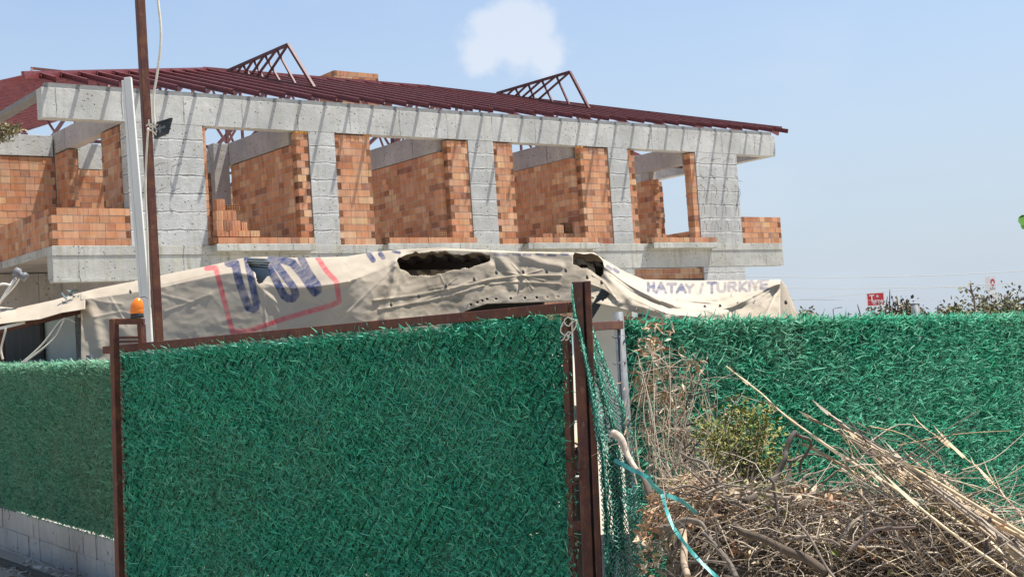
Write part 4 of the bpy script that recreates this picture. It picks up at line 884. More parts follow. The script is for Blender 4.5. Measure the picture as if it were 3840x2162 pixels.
cable('lamp_cable', [at(x, y, 8.9) for x, y in [(585, -60), (597, 40), (604, 120), (600, 200), (588, 290), (578, 350), (577, 420), (582, 470)]], .009, 'cable', 'pale cable looping down through the sky to the floodlight')
cable('lamp_cable', [at(x, y, 8.92) for x, y in [(556, 480), (549, 600), (546, 720), (552, 860), (556, 1000), (560, 1120), (566, 1300), (568, 1420)]], .008, 'cable', 'pale cable running down between the white and brown poles')
cable('tie_cable', [at(x, y, 9.3) for x, y in [(525, 1114), (545, 1112), (558, 1122), (568, 1150), (574, 1160)]], .004, 'galv', 'thin wire tie round the white pole', 'wire')
# ================================================================= LEFT FENCE AND BLOCK WALL
fA, fB = at(-330, 1300, 17.6), at(432, 1300, 10.75)
def lf(x, y): return vplane(x, y, fA[:2], fB[:2])
LF = thing('hedge_fence', 'shaded green plastic hedge fence standing on the low block wall at the left', 'fence', (*((fA + fB) / 2)[:2], GZ))
a0, a1 = lf(-330, 1377), lf(-330, 1800); b0, b1 = lf(428, 1352), lf(428, 2018)
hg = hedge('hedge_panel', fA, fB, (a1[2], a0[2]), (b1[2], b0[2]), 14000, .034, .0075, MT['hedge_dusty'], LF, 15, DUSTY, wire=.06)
for x in (-300, -90, 120, 330, 426):
    p = lf(x, 1400); m = MB(); m.bar((p[0], p[1] + .05, GZ), (p[0], p[1] + .05, 2.12), .04); sp(m.build('post', MT['galv']), LF)
BWm = mat_concrete('concrete_block', (.40, .395, .37), None, .35, seed=5)
bw = MB(); e = (fB - fA)[:2] / np.linalg.norm((fB - fA)[:2]); Lw = np.linalg.norm((fB - fA)[:2]); nin = np.array([-e[1], e[0]])
if nin[1] < 0: nin = -nin
zt0, zt1 = a1[2] - .02, b1[2] - .02
bw.frame_box((fA[0] + nin[0] * .01, fA[1] + nin[1] * .01, GZ - .1), (*e, 0), (*nin, 0), (0, 0, 1), Lw, .17, min(zt0, zt1) - GZ + .09)
for r in range(3):
    x = -.2 * (r % 2)
    while x < Lw:
        l = .395; x0 = max(0, x); x1 = min(Lw, x + l); f0 = x0 / Lw
        ztop = zt0 + (zt1 - zt0) * f0; z0_ = ztop - .2 * (r + 1); h = .19
        if x1 - x0 > .05:
            o3 = fA[:2] + e * (x0 + .005) + nin * random.uniform(-.006, .006)
            bw.frame_box((o3[0], o3[1], z0_ + .005), (*e, (zt1 - zt0) / Lw), (*nin, 0), (0, 0, 1), x1 - x0 - .01, .19, h)
        x += l
tag(bw.build('block_wall', BWm, bevel=.006), 'low grey concrete block wall under the left hedge fence', 'wall')
# rail, kerb litter at its foot
m = MB(); p0, p1 = at(-40, 2076, 13.2), at(330, 2215, 10.5); p0[2] = p1[2] = GZ + .03; m.bar(p0, p1, .035, .05)
tag(m.build('ground_rail', MT['dark']), 'dark steel rail lying on the ground before the block wall', 'rail')
rb_ = MB()
for i in range(240):
    x = random.uniform(-60, 300); Y = random.uniform(9.3, 12.6); p = at(x, 1500, Y); s_ = random.uniform(.008, .04) * (1 if random.random() < .85 else 2)
    q = [np.array([p[0], p[1], GZ + .02]) + np.array([random.uniform(-1, 1), random.uniform(-1, 1), random.uniform(0, .7)]) * s_ for _ in range(8)]
    rb_.hexa(q, random.choice([(.4, .38, .34), (.5, .48, .44), (.3, .27, .22)]))
tag(rb_.build('rubble', mat_attr('rubble_stone', .95, 20)), 'scattered small rubble before the block wall', 'rubble', kind='stuff')
# ================================================================= RIGHT FENCE
rA, rB = at(2345, 1300, 6.72), at(4200, 1300, 10.9)
def rf(x, y): return vplane(x, y, rA[:2], rB[:2])
RF = thing('hedge_fence', 'sunlit green plastic hedge fence behind the brush pile at the right', 'fence', (*((rA + rB) / 2)[:2], GZ))
a0, b0 = rf(2345, 1206), rf(4200, 1176); 
hg = hedge('hedge_panel', rA, rB, (GZ + .1, a0[2] + .005), (GZ + .1, b0[2] + .005), 14500, .04, .0074, MT['hedge'], RF, 25, FRESH, wire=.075, fuzz=.03, q=.93, fill=.9)
# ragged fringe sticking up along the top
hf = hedge('hedge_fringe', rA, rB, (a0[2] - .04, a0[2] + .008), (b0[2] - .04, b0[2] + .008), 6000, .034, .0075, MT['hedge'], RF, 26, FRESH, wire=.08, fuzz=.06, fill=0, wires=False)
p = at(2318, 1169, 6.64); m = MB(); m.tube([(p[0], p[1], GZ), p], .0245, 16); sp(m.build('post', MT['galv'], None, True), RF)
for x, y in ((3424, 1139), (4150, 1120)):
    p = rf(x, y); m = MB(); m.tube([(p[0] + .03, p[1] + .06, GZ), (p[0] + .03, p[1] + .06, p[2])], .027, 16); m.lathe([(.028, -.004), (.03, 0), (.024, .006), (0, .008)], (p[0] + .03, p[1] + .06, p[2]), 16); sp(m.build('post', MT['galv'], None, True), RF)
m = MB(); m.bar(at(2205, 1224, 6.2), at(2322, 1218, 6.6), .045, .04); sp(m.build('rail', MT['rust'], bevel=.003), RF)
m = MB(); m.bar(at(2310, 1204, 6.62), at(2328, 1228, 6.64), .03, .055); sp(m.build('rail_clip', MT['rust']), RF)
m = MB(); m.bar(at(2322, 1192, 6.66), rf(2480, 1200) + np.array([0, .05, 0]), .012, .02); sp(m.build('rail', MT['rust']), RF)
a, b = rf(2480, 1200), rf(4190, 1190); m = MB(); m.bar((a[0], a[1] + .05, a[2] - .02), (b[0], b[1] + .05, b[2] - .02), .02, .02); sp(m.build('rail', MT['rust']), RF)
for y in (1262, 1360):
    m = MB(); q = [at(2296 + 42 * t, y + 6 * math.sin(t * 5), 6.6 - .05 * math.sin(t * 3.1)) for t in np.linspace(0, 1.3, 9)]; m.tube(q, .0022, 4); sp(m.build('binding_wire', MT['galv'], None, True), RF)
# pale wall behind the gap
a, b = at(2150, 1300, 11.0)[:2], at(2360, 1300, 10.6)[:2]; d = (b - a) / np.linalg.norm(b - a); nn = np.array([-d[1], d[0]]) * .06; q = [a, b, b + nn, a + nn]
m = MB(); m.hexa([(x[0], x[1], 1.15) for x in q] + [(x[0], x[1], 2.45) for x in q]); tag(m.build('pale_wall', MT['cream']), 'cream panel wall seen through the gap behind the netting', 'wall')
# black pots in the gap
PT = thing('flower_pot', 'black flower pot with a reddish plant seen in the gap beside the gate', 'pot', tuple(at(2146, 1780, 8.2)))
pb = np.array(PT.location); m = MB(); m.lathe([(.0, 0), (.05, 0), (.068, .15), (.07, .16), (.06, .16), (.055, .13)], pb, 18); sp(m.build('pot', MT['black'], None, True), PT)
m = MB()
for i in range(60):
    a = random.uniform(0, 6.28); r = random.uniform(0, .07); q = pb + np.array([math.cos(a) * r, math.sin(a) * r, .15 + random.uniform(0, .06)]); w = [q + np.array([random.uniform(-.02, .02) for _ in range(3)]) for _ in range(3)]; m.poly(w, random.choice([(.4, .12, .05), (.45, .3, .08), (.1, .15, .04)]))
MT['leafattr'] = mat_attr('dry_leaf', .7, 30, .25, .1); sp(m.build('plant', MT['leafattr']), PT)
m = MB(); s0 = at(2146, 1830, 8.2); m.bar((s0[0], s0[1], GZ), s0 + np.array([0, 0, .06]), .16, .16); tag(m.build('pot_stand', MT['dark']), 'dark block under the flower pot in the gap', 'stand')
# ================================================================= NETTING
def netting():
    Lf = [(2143, 1068), (2146, 1120), (2150, 1180), (2165, 1240), (2180, 1330), (2196, 1420), (2205, 1500), (2218, 1580), (2232, 1660), (2240, 1760), (2248, 1860), (2252, 1960), (2258, 2060), (2262, 2180)]
    Rt = [(2150, 1066), (2172, 1125), (2200, 1180), (2228, 1235), (2256, 1310), (2285, 1380), (2320, 1460), (2352, 1530), (2378, 1610), (2400, 1700), (2410, 1800), (2415, 1900), (2420, 2000), (2425, 2180)]
    ny, nx = 120, 34; P = np.zeros((ny, nx, 3))
    for j in range(ny):
        t = j / (ny - 1); y = 1068 + (2180 - 1068) * t
        xl = np.interp(y, [p[1] for p in Lf], [p[0] for p in Lf]); xr = np.interp(y, [p[1] for p in Rt], [p[0] for p in Rt])
        for i in range(nx):
            s = i / (nx - 1); fold = .055 * math.sin(s * 17 + 1.2 * math.sin(t * 4)) * min(1, t * 4) + .03 * math.sin(s * 31 + t * 6) * min(1, t * 3)
            ss = s + .055 * math.sin(s * 17 + .8) * min(1, t * 3)
            P[j, i] = at(xl + (xr - xl) * min(1, max(0, ss)), y + 5 * math.sin(i * .9), 5.84 + .35 * s + fold)
    m = MB(); r = .0026; rg = random.Random(3)
    def seg(a, b):
        if rg.random() < .03: return
        d = b - a; L = np.linalg.norm(d)
        if L < 1e-5: return
        mid = (a + b) / 2 + np.array([rg.uniform(-1, 1), rg.uniform(-1, 1), rg.uniform(-1, .4)]) * L * .12
        c = (.05, .27, .19) if rg.random() < .6 else (.22, .5, .4); m.tube([a, mid, b], r, 3, c, False)
    for j in range(ny - 1):
        for i in range(nx - 1):
            if (i + j) % 2 == 0: seg(P[j, i], P[j + 1, i + 1])
            else: seg(P[j, i + 1], P[j + 1, i])
    # second loose layer at the right foot
    for j in range(34):
        for i in range(20):
            x0, y0 = 2320 + i * 9 + j * 2.2, 1840 + j * 8 - i * 1.5; f = lambda i_, j_: at(2320 + i_ * 9 + j_ * 2.4 + 5 * math.sin(j_ * .7), 1820 + j_ * 8 + 12 * math.sin(i_ * .5), 5.7 + .05 * math.sin(i_ * .8 + j_ * .3))
            if (x0 - 2320) / 190 + (y0 - 1840) / 420 > 1.25: continue
            if (i + j) % 2 == 0: seg(f(i, j), f(i + 1, j + 1))
            else: seg(f(i + 1, j), f(i, j + 1))
    # dense gathered folds
    for k in range(24):
        s = rg.uniform(.05, .45); pts = []
        for j in range(18, ny, 4):
            i = int(np.clip((s + .1 * math.sin(j * .07 + k)) * (nx - 1), 0, nx - 1)); pts.append(P[j, i] + np.array([rg.uniform(-.012, .012), rg.uniform(0, .05), 0]))
        m.tube(pts, .0022, 3, (.008, .085, .06), False)
    tag(m.build('netting', mat_attr('green_net_twine', .6, 40, .3, .1)), 'torn green netting draped from the rusty gate post to the brush pile', 'netting')
netting()
# ================================================================= BRUSH PILE
MT['wood'] = mat_attr('dead_wood', .9, 35, .45, .6, (1, 1, 1), .2, .003, (.26, .225, .185), .12)
MT['cane'] = mat_attr('dry_reed_cane', .6, 25, .3, .2, (1, 1, 1), .35)
W6 = lambda P: [(2400 + x * .3876, 1600 + y * .3876) for x, y in P]
W5 = lambda P: [(2400 + x * .41385, 1200 + y * .41385) for x, y in P]
W4 = lambda P: [(1900 + x * .4566, 1500 + y * .4566) for x, y in P]
W7 = lambda P: [(3040 + x * .4566, 1500 + y * .4566) for x, y in P]
WOODC = [(.13, .11, .09), (.095, .08, .068), (.17, .14, .112), (.08, .068, .058), (.22, .18, .145)]
def curl_leaf(mb, p, d, L, w, c, g=random):
    up = np.cross(d, w); up = up / (np.linalg.norm(up) + 1e-9) * L; k1, k2 = g.uniform(-.22, .22), g.uniform(-.35, .35)
    m1 = p + d * L * .4 + up * k1 * .5; tp = p + d * L + up * k2; fo = up * g.uniform(.03, .16)
    a, b = m1 + w + fo, m1 - w + fo; e1 = p + d * L * .75 + w * .6 + up * (k1 + k2) * .45 + fo; e2 = p + d * L * .75 - w * .6 + up * (k1 + k2) * .45 + fo; mid = p + d * L * .75 + up * (k1 + k2) * .45
    c2 = tuple(x * g.uniform(.85, 1.12) for x in c)
    mb.poly([p, m1, a], c); mb.poly([p, b, m1], c2); mb.poly([m1, mid, e1, a], c); mb.poly([m1, b, e2, mid], c2); mb.poly([mid, tp, e1], c); mb.poly([mid, e2, tp], c2)
def limb(pix, Y0, Y1, r0, r1, label, c=None, kinks=.006, name='dead_branch', grp='dead branches on the brush pile', twigs=0):
    n = len(pix); P = [at(x, y, Y0 + (Y1 - Y0) * i / (n - 1)) for i, (x, y) in enumerate(pix)]; P = [p + np.array([random.uniform(-1, 1), random.uniform(-1, 1), random.uniform(-1, 1)]) * kinks for p in P]; P = smooth(P, 6)
    k = len(P); c = c or random.choice(WOODC); r0 *= .82; r1 *= .82; m = MB()
    nz = [random.uniform(-1, 1) for _ in range(k // 5 + 3)]; wob = [nz[i // 5] + (nz[i // 5 + 1] - nz[i // 5]) * (i % 5) / 5 for i in range(k)]
    m.tube(P, [(r0 + (r1 - r0) * i / (k - 1)) * (1 + .13 * wob[i]) for i in range(k)], 9, c)
    for _ in range(twigs):
        i = random.randrange(k // 4, k - 1); q = P[i]; d = np.array([random.uniform(-1, 1), random.uniform(-.6, .4), random.uniform(-.2, 1)]); d /= np.linalg.norm(d); L = random.uniform(.1, .3)
        m.tube(smooth([q, q + d * L * .5 + np.array([random.uniform(-.03, .03), 0, .02]), q + d * L], 3), [.004, .0035, .003, .0028, .0025, .002, .0015][:7], 4, c)
    return tag(m.build(name, MT['wood'], None, True), label, 'branch', grp)
limb(W6([(700, 880), (740, 860), (830, 820), (930, 745), (1050, 690), (1150, 650), (1220, 620), (1260, 590), (1300, 500), (1330, 430), (1390, 300), (1420, 230), (1450, 110), (1500, 60)]), 5.15, 5.35, .019, .0115, 'thickest grey branch, rising bent from the middle of the brush pile')
limb(W6([(1495, 62), (1560, 75), (1630, 105), (1662, 150), (1640, 200), (1570, 330), (1540, 450)]), 5.36, 5.5, .009, .006, 'dark grey branch end hooking over and down at the top of the pile')
limb(W6([(1380, 330), (1480, 310), (1560, 270), (1680, 265), (1830, 305), (1900, 350)]), 5.4, 5.6, .008, .003, 'thin dark branch arching right from the thick grey branch')
limb(W6([(1470, 310), (1460, 430), (1420, 520), (1370, 600)]), 5.45, 5.4, .008, .011, 'short dark branch hanging under the hooked branch')
limb(W6([(385, 235), (480, 290), (600, 360), (700, 460), (750, 530), (790, 610), (810, 680)]), 5.3, 5.15, .006, .009, 'pale brown curved branch left of the green sprig')
limb(W6([(80, 640), (300, 590), (480, 580), (640, 640), (830, 690), (980, 750), (1140, 850)]), 5.0, 5.15, .003, .009, 'long thin branch crossing the pile below the green strap knot', twigs=4)
limb(W6([(1215, 490), (1270, 540), (1320, 640), (1330, 760), (1345, 860), (1240, 900), (1205, 960), (1190, 1120), (1100, 1250), (1060, 1330)]), 4.95, 4.85, .0075, .0035, 'pale peeled branch bending down through the middle of the pile')
limb(W6([(200, 990), (300, 950), (420, 905), (540, 910), (620, 960), (700, 1080), (790, 1260), (900, 1400)]), 4.95, 4.75, .011, .008, 'dark arched branch low at the left of the pile')
limb(W6([(1440, 1080), (1580, 1065), (1700, 1075), (1850, 1100), (1950, 1140)]), 4.8, 4.75, .007, .005, 'pale horizontal stick in front at the lower middle')
limb(W6([(110, 1105), (190, 1140), (250, 1200), (320, 1310), (370, 1340), (430, 1305), (560, 1295)]), 4.85, 4.8, .0045, .008, 'pale forked twig near the foot of the netting', twigs=3)
limb(W6([(1400, 650), (1480, 600), (1600, 480), (1720, 430), (1890, 380)]), 5.2, 5.4, .008, .003, 'grey branch slanting up right beneath the canes')
limb(W6([(1180, 660), (1400, 690), (1600, 660), (1750, 640), (1920, 610)]), 5.1, 5.2, .012, .006, 'grey branch lying level across the pile middle')
limb(W6([(900, 930), (1000, 1010), (1200, 1080), (1400, 1190), (1600, 1280), (1800, 1420)]), 4.95, 4.7, .015, .019, 'thick dark log sloping into the lower right', c=(.09, .068, .05))
limb(W6([(420, 1010), (440, 1150), (430, 1300), (470, 1460)]), 4.85, 4.7, .016, .013, 'upright pale stick low at the left front', c=(.4, .31, .22))
limb(W6([(1500, 920), (1650, 1060), (1800, 1350), (1900, 1460)]), 4.8, 4.6, .005, .006, 'thin pale stick running down to the lower right edge')
limb(W6([(620, 1000), (760, 1150), (860, 1300), (930, 1450)]), 4.8, 4.65, .008, .012, 'forked brown stick beside the strap at the bottom', twigs=4)
limb([(2300, 1625), (2325, 1640), (2345, 1690), (2362, 1720), (2378, 1745), (2392, 1765)], 5.75, 5.6, .021, .012, 'pale barkless stump of driftwood leaning beside the netting', c=(.43, .36, .29), kinks=.004)
limb([(2392, 1760), (2420, 1800), (2440, 1860), (2452, 1920), (2450, 1990)], 5.62, 5.4, .017, .018, 'dark lower half of the leaning log by the netting', c=(.13, .1, .08))
limb(W7([(250, 1140), (330, 1030), (420, 940), (510, 840), (600, 740), (690, 570), (740, 540)]), 4.9, 5.1, .009, .004, 'pale grey branch rising right into the cane bundle', twigs=4)
limb(W7([(300, 1250), (420, 1140), (560, 1060), (720, 1040), (850, 1045)]), 4.7, 4.75, .009, .006, 'dark branch low in front of the canes', c=(.12, .09, .08))
limb(W7([(1430, 1340), (1440, 1180), (1460, 1050), (1490, 860)]), 4.75, 4.8, .01, .005, 'dark upright twig stub across the cane bundle', c=(.09, .075, .075))
limb(W7([(820, 930), (900, 880), (1000, 760), (1080, 680), (1120, 590)]), 4.95, 5.0, .005, .003, 'thin dark twig sticking up across the canes', c=(.12, .095, .085))
limb(W7([(450, 1090), (440, 1000), (470, 930), (560, 940), (660, 990), (720, 1040)]), 4.75, 4.8, .006, .005, 'looped pale stem at the centre right of the pile')
# upright saplings with dry leaf sprays in front of the fence
def dry_sapling(lines, Y, label, sprays, r=.006, lc=None):
    t = thing('dead_sapling', label, 'sapling', tuple(at(*lines[0][-1], Y)), group='dead saplings against the right fence'); m = MB()
    for l in lines:
        P = smooth([at(x, y, Y) for x, y in l], 5); k = len(P); P = [p + np.array([random.uniform(-1, 1), random.uniform(-1, 1), 0]) * .004 for p in P]; m.tube(P, [.0022 + (r - .0022) * i / (k - 1) for i in range(k)], 6, random.choice(WOODC[:3]))
    sp(m.build('stem', MT['wood'], None, True), t)
    for (x, y, n, sx, sy) in sprays:
        m = MB()
        for _ in range(n):
            p = at(x + random.gauss(0, sx), y + random.gauss(0, sy), Y + random.uniform(-.08, .08)); d = np.array([random.uniform(-.6, .6), random.uniform(-.4, .4), random.uniform(-1, .25)]); d /= np.linalg.norm(d); L = random.uniform(.025, .06)
            w = np.cross(d, [random.uniform(-1, 1), 1, random.uniform(-1, 1)]); w = w / np.linalg.norm(w) * L * .11; c = random.choice(lc or [(.45, .31, .19), (.55, .42, .29), (.35, .2, .1), (.6, .5, .38)]); curl_leaf(m, p, d, L, w, c)
        o = m.build('leaf_spray', MT['leafattr'], None); sp(o, t); o['kind'] = 'stuff'
    return t
dry_sapling([W5([(60, 440), (45, 600), (50, 760), (80, 900), (130, 1050), (170, 1180), (200, 1280), (240, 1360)]), W5([(250, 1000), (190, 1080), (160, 1130)])], 6.1, 'leftmost dead sapling beside the grey fence post with brown leaves', [(2420, 1440, 80, 26, 24), (2440, 1290, 40, 26, 30), (2465, 1220, 26, 30, 16), (2425, 1610, 24, 10, 22)])
dry_sapling([W5([(225, 110), (200, 260), (205, 400), (212, 640), (230, 760), (240, 860), (300, 960), (380, 1100), (420, 1280), (490, 1430)]), W5([(160, 860), (240, 1000), (310, 1180)])], 6.0, 'second dead sapling, tall thin stem with leaves hanging halfway', [(2485, 1485, 34, 14, 22), (2450, 1315, 20, 10, 26), (2490, 1385, 16, 12, 14)])
dry_sapling([W5([(540, 260), (480, 380), (455, 500), (465, 620), (440, 700), (395, 830), (350, 960), (385, 1110), (405, 1250)]), W5([(620, 460), (540, 550), (480, 620)]), W5([(690, 620), (560, 660), (450, 695)]), W5([(660, 920), (520, 930), (380, 960)]), W5([(390, 350), (300, 420), (240, 560)]), W5([(430, 330), (340, 440), (250, 640)])], 5.95, 'third dead sapling, branching and nearly bare', [(2605, 1370, 14, 18, 12), (2560, 1440, 16, 16, 26), (2535, 1500, 18, 12, 22)])
dry_sapling([W5([(560, 1060), (470, 1180), (395, 1290)]), W5([(570, 980), (480, 1080), (405, 1160)])], 5.8, 'short bare dead sapling fork near the green leaves', [(2640, 1600, 6, 10, 10)], r=.005)
# green leafy cut branch
GB = thing('leafy_branch', 'cut branch with small olive green leaves lying against the fence on the pile', 'branch', tuple(at(2780, 1830, 5.5)))
m = MB(); tips = []
for (x, y) in ((2660, 1570), (2700, 1625), (2760, 1535), (2820, 1510), (2850, 1580), (2780, 1640), (2720, 1690), (2850, 1660), (2900, 1620), (2940, 1700), (2830, 1740), (2760, 1740), (2930, 1780), (2880, 1800), (2690, 1720), (2800, 1790), (2740, 1600), (2640, 1610), (2790, 1570), (2870, 1540), (2960, 1745), (2665, 1680)):
    a = at(2795 + random.uniform(-15, 15), 1845, 5.45); b = at(x, y, 5.75 + random.uniform(-.2, .1)); mid = (a + b) / 2 + np.array([random.uniform(-.06, .06), 0, .05]); P = smooth([a, mid, b], 7); m.tube(P, [.006 - .0045 * i / (len(P) - 1) for i in range(len(P))], 5, (.16, .13, .08)); tips.append(P)
sp(m.build('stem', MT['wood'], None, True), GB)
m = MB()
for P in tips:
    for _ in range(85):
        p = P[min(len(P) - 1, int(len(P) * random.uniform(.3, 1) ** .8))] + np.array([random.gauss(0, .028), random.gauss(0, .03), random.gauss(0, .022)]); d = np.array([random.uniform(-1, 1), random.uniform(-1, .6), random.uniform(-.5, 1)]); d /= np.linalg.norm(d); L = random.uniform(.016, .03)
        w = np.cross(d, [random.uniform(-1, 1), random.uniform(-1, 1), 1]); w = w / (np.linalg.norm(w) + 1e-6) * L * .24; curl_leaf(m, p, d, L, w, random.choice([(.12, .15, .02), (.16, .19, .035), (.2, .2, .05), (.08, .1, .02), (.3, .26, .08)]))
sp(m.build('foliage', MT['leafattr']), GB)
# canes
def cane(pix, Y0, Y1, r, label, c=None, sheath=True):
    P = smooth([at(x, y, Y0 + (Y1 - Y0) * i / (len(pix) - 1)) for i, (x, y) in enumerate(pix)], 8); k = len(P); m = MB(); c = c or random.choice([(.42, .31, .18), (.48, .36, .22), (.33, .25, .16), (.4, .33, .25), (.52, .41, .26), (.25, .2, .15)])
    r = r * .62
    rr = [(r * (.55 + .45 * i / (k - 1))) * (1.16 if i % 6 == 0 else 1) for i in range(k)]; m.tube(P, rr, 8, c)
    if sheath:
        for i in range(4, k - 2, 6):
            d = P[i] - P[i + 1]; d = d / np.linalg.norm(d); side = np.array([random.uniform(-1, 1), random.uniform(-1, 0), random.uniform(-.6, 1)]); q = P[i]; L = random.uniform(.08, .22); w = np.cross(d, side); w = w / (np.linalg.norm(w) + 1e-6) * .008
            e1 = q + d * L * .5 + side * L * .06; e2 = q + d * L + side * L * .2; m.poly([q - w, q + w, e1 + w * .8, e1 - w * .8], tuple(x * 1.05 for x in c)); m.poly([e1 - w * .8, e1 + w * .8, e2], tuple(x * 1.05 for x in c))
    return tag(m.build('reed_cane', MT['cane'], None, True), label, 'cane', 'dry reed canes leaning on the brush pile')
cane(W5([(785, 420), (950, 550), (1100, 665), (1300, 850), (1560, 1040), (1930, 1290)]) + W7([(700, 730), (1150, 1080), (1760, 1500)]), 6.1, 4.5, .0085, 'longest dry cane, its tip highest against the hedge at the left of the bundle')
cane(W7([(110, 88), (220, 160), (360, 270), (700, 470), (1000, 690), (1400, 960), (1780, 1240)]), 6.0, 4.9, .0105, 'thick cane with a cut blunt end at the top of the bundle')
cane(W7([(-45, 120), (60, 175), (270, 280), (500, 400), (700, 560), (1200, 900), (1760, 1330)]), 6.0, 4.8, .009, 'cane just left of the blunt cut one, splitting at its tip')
cane(W7([(-10, 380), (160, 470), (330, 570), (430, 640), (700, 800), (1150, 1090)]), 5.7, 5.0, .006, 'lowest thin straight cane under the bundle')
cane(W7([(895, 200), (1040, 300), (1150, 385), (1300, 500), (1450, 640), (1600, 800), (1780, 1010)]), 6.2, 5.6, .0055, 'single thin cane standing apart to the right against the hedge')
cane(W7([(830, 480), (1000, 610), (1200, 740), (1400, 860), (1790, 1130)]), 5.9, 5.2, .007, 'cane with a short pointed tip along the upper edge of the bundle')
cane(W7([(1480, 640), (1560, 740), (1650, 860), (1790, 980)]), 5.9, 5.6, .006, 'short cane at the right edge below the separate thin one')
for i in range(46):
    o1 = random.uniform(-90, 70); o2 = random.uniform(-190, 150); st = random.uniform(230, 760); y0 = 240 + (st - 250) * .68 + o1 * .8
    cane(W7([(st, y0), (st + 250, y0 + 170 + o2 * .1), (st + 600, y0 + 420 + o2 * .5), (1790 + 60 * random.random(), 1330 + o2 * 1.1)]), random.uniform(5.6, 5.9), random.uniform(4.5, 5.2), random.uniform(.006, .0105), 'dry straw coloured cane inside the thick leaning bundle of reeds')
# green strap
def strap(pix, Y0, Y1, w0, tw, label):
    P = smooth([at(x, y, Y0 + (Y1 - Y0) * i / (len(pix) - 1)) for i, (x, y) in enumerate(pix)], 3); m = MB(); L = R_ = None
    for i, p in enumerate(P):
        d = P[min(i + 1, len(P) - 1)] - P[max(i - 1, 0)]; d /= np.linalg.norm(d); n = np.cross(d, [0, -1, 0]); n /= np.linalg.norm(n); w = w0 * .78; a = tw * math.sin(i * .6); n = n * math.cos(a) + np.array([0, 1, 0]) * math.sin(a)
        l, r_ = p - n * w / 2, p + n * w / 2
        if L is not None: m.poly([L, R_, r_, l])
        L, R_ = l, r_
    o = m.build('strap', MT['strap'], None, False); s_ = o.modifiers.new('t', 'SOLIDIFY'); s_.thickness = .0015; return tag(o, label, 'strap', 'turquoise straps on the brush pile')
MT['strap'] = mat_plain('turquoise_strap', (.055, .29, .265), .45, .2, 30, spec=.5)
strap(W4([(882, 492), (950, 525), (1040, 575), (1110, 605), (1165, 645), (1195, 690), (1235, 725)]), 5.55, 4.98, .021, .25, 'flat turquoise strap end sticking out left of the driftwood')
strap(W4([(1160, 630), (1215, 715), (1300, 770), (1380, 800), (1450, 835), (1560, 930)]), 4.98, 5.0, .02, .5, 'turquoise strap running right over the twigs')
strap(W4([(1275, 770), (1300, 860), (1335, 960), (1370, 1040), (1430, 1130), (1500, 1220), (1600, 1330), (1740, 1460)]), 4.95, 4.6, .017, .7, 'turquoise strap hanging down through the pile to the bottom edge')
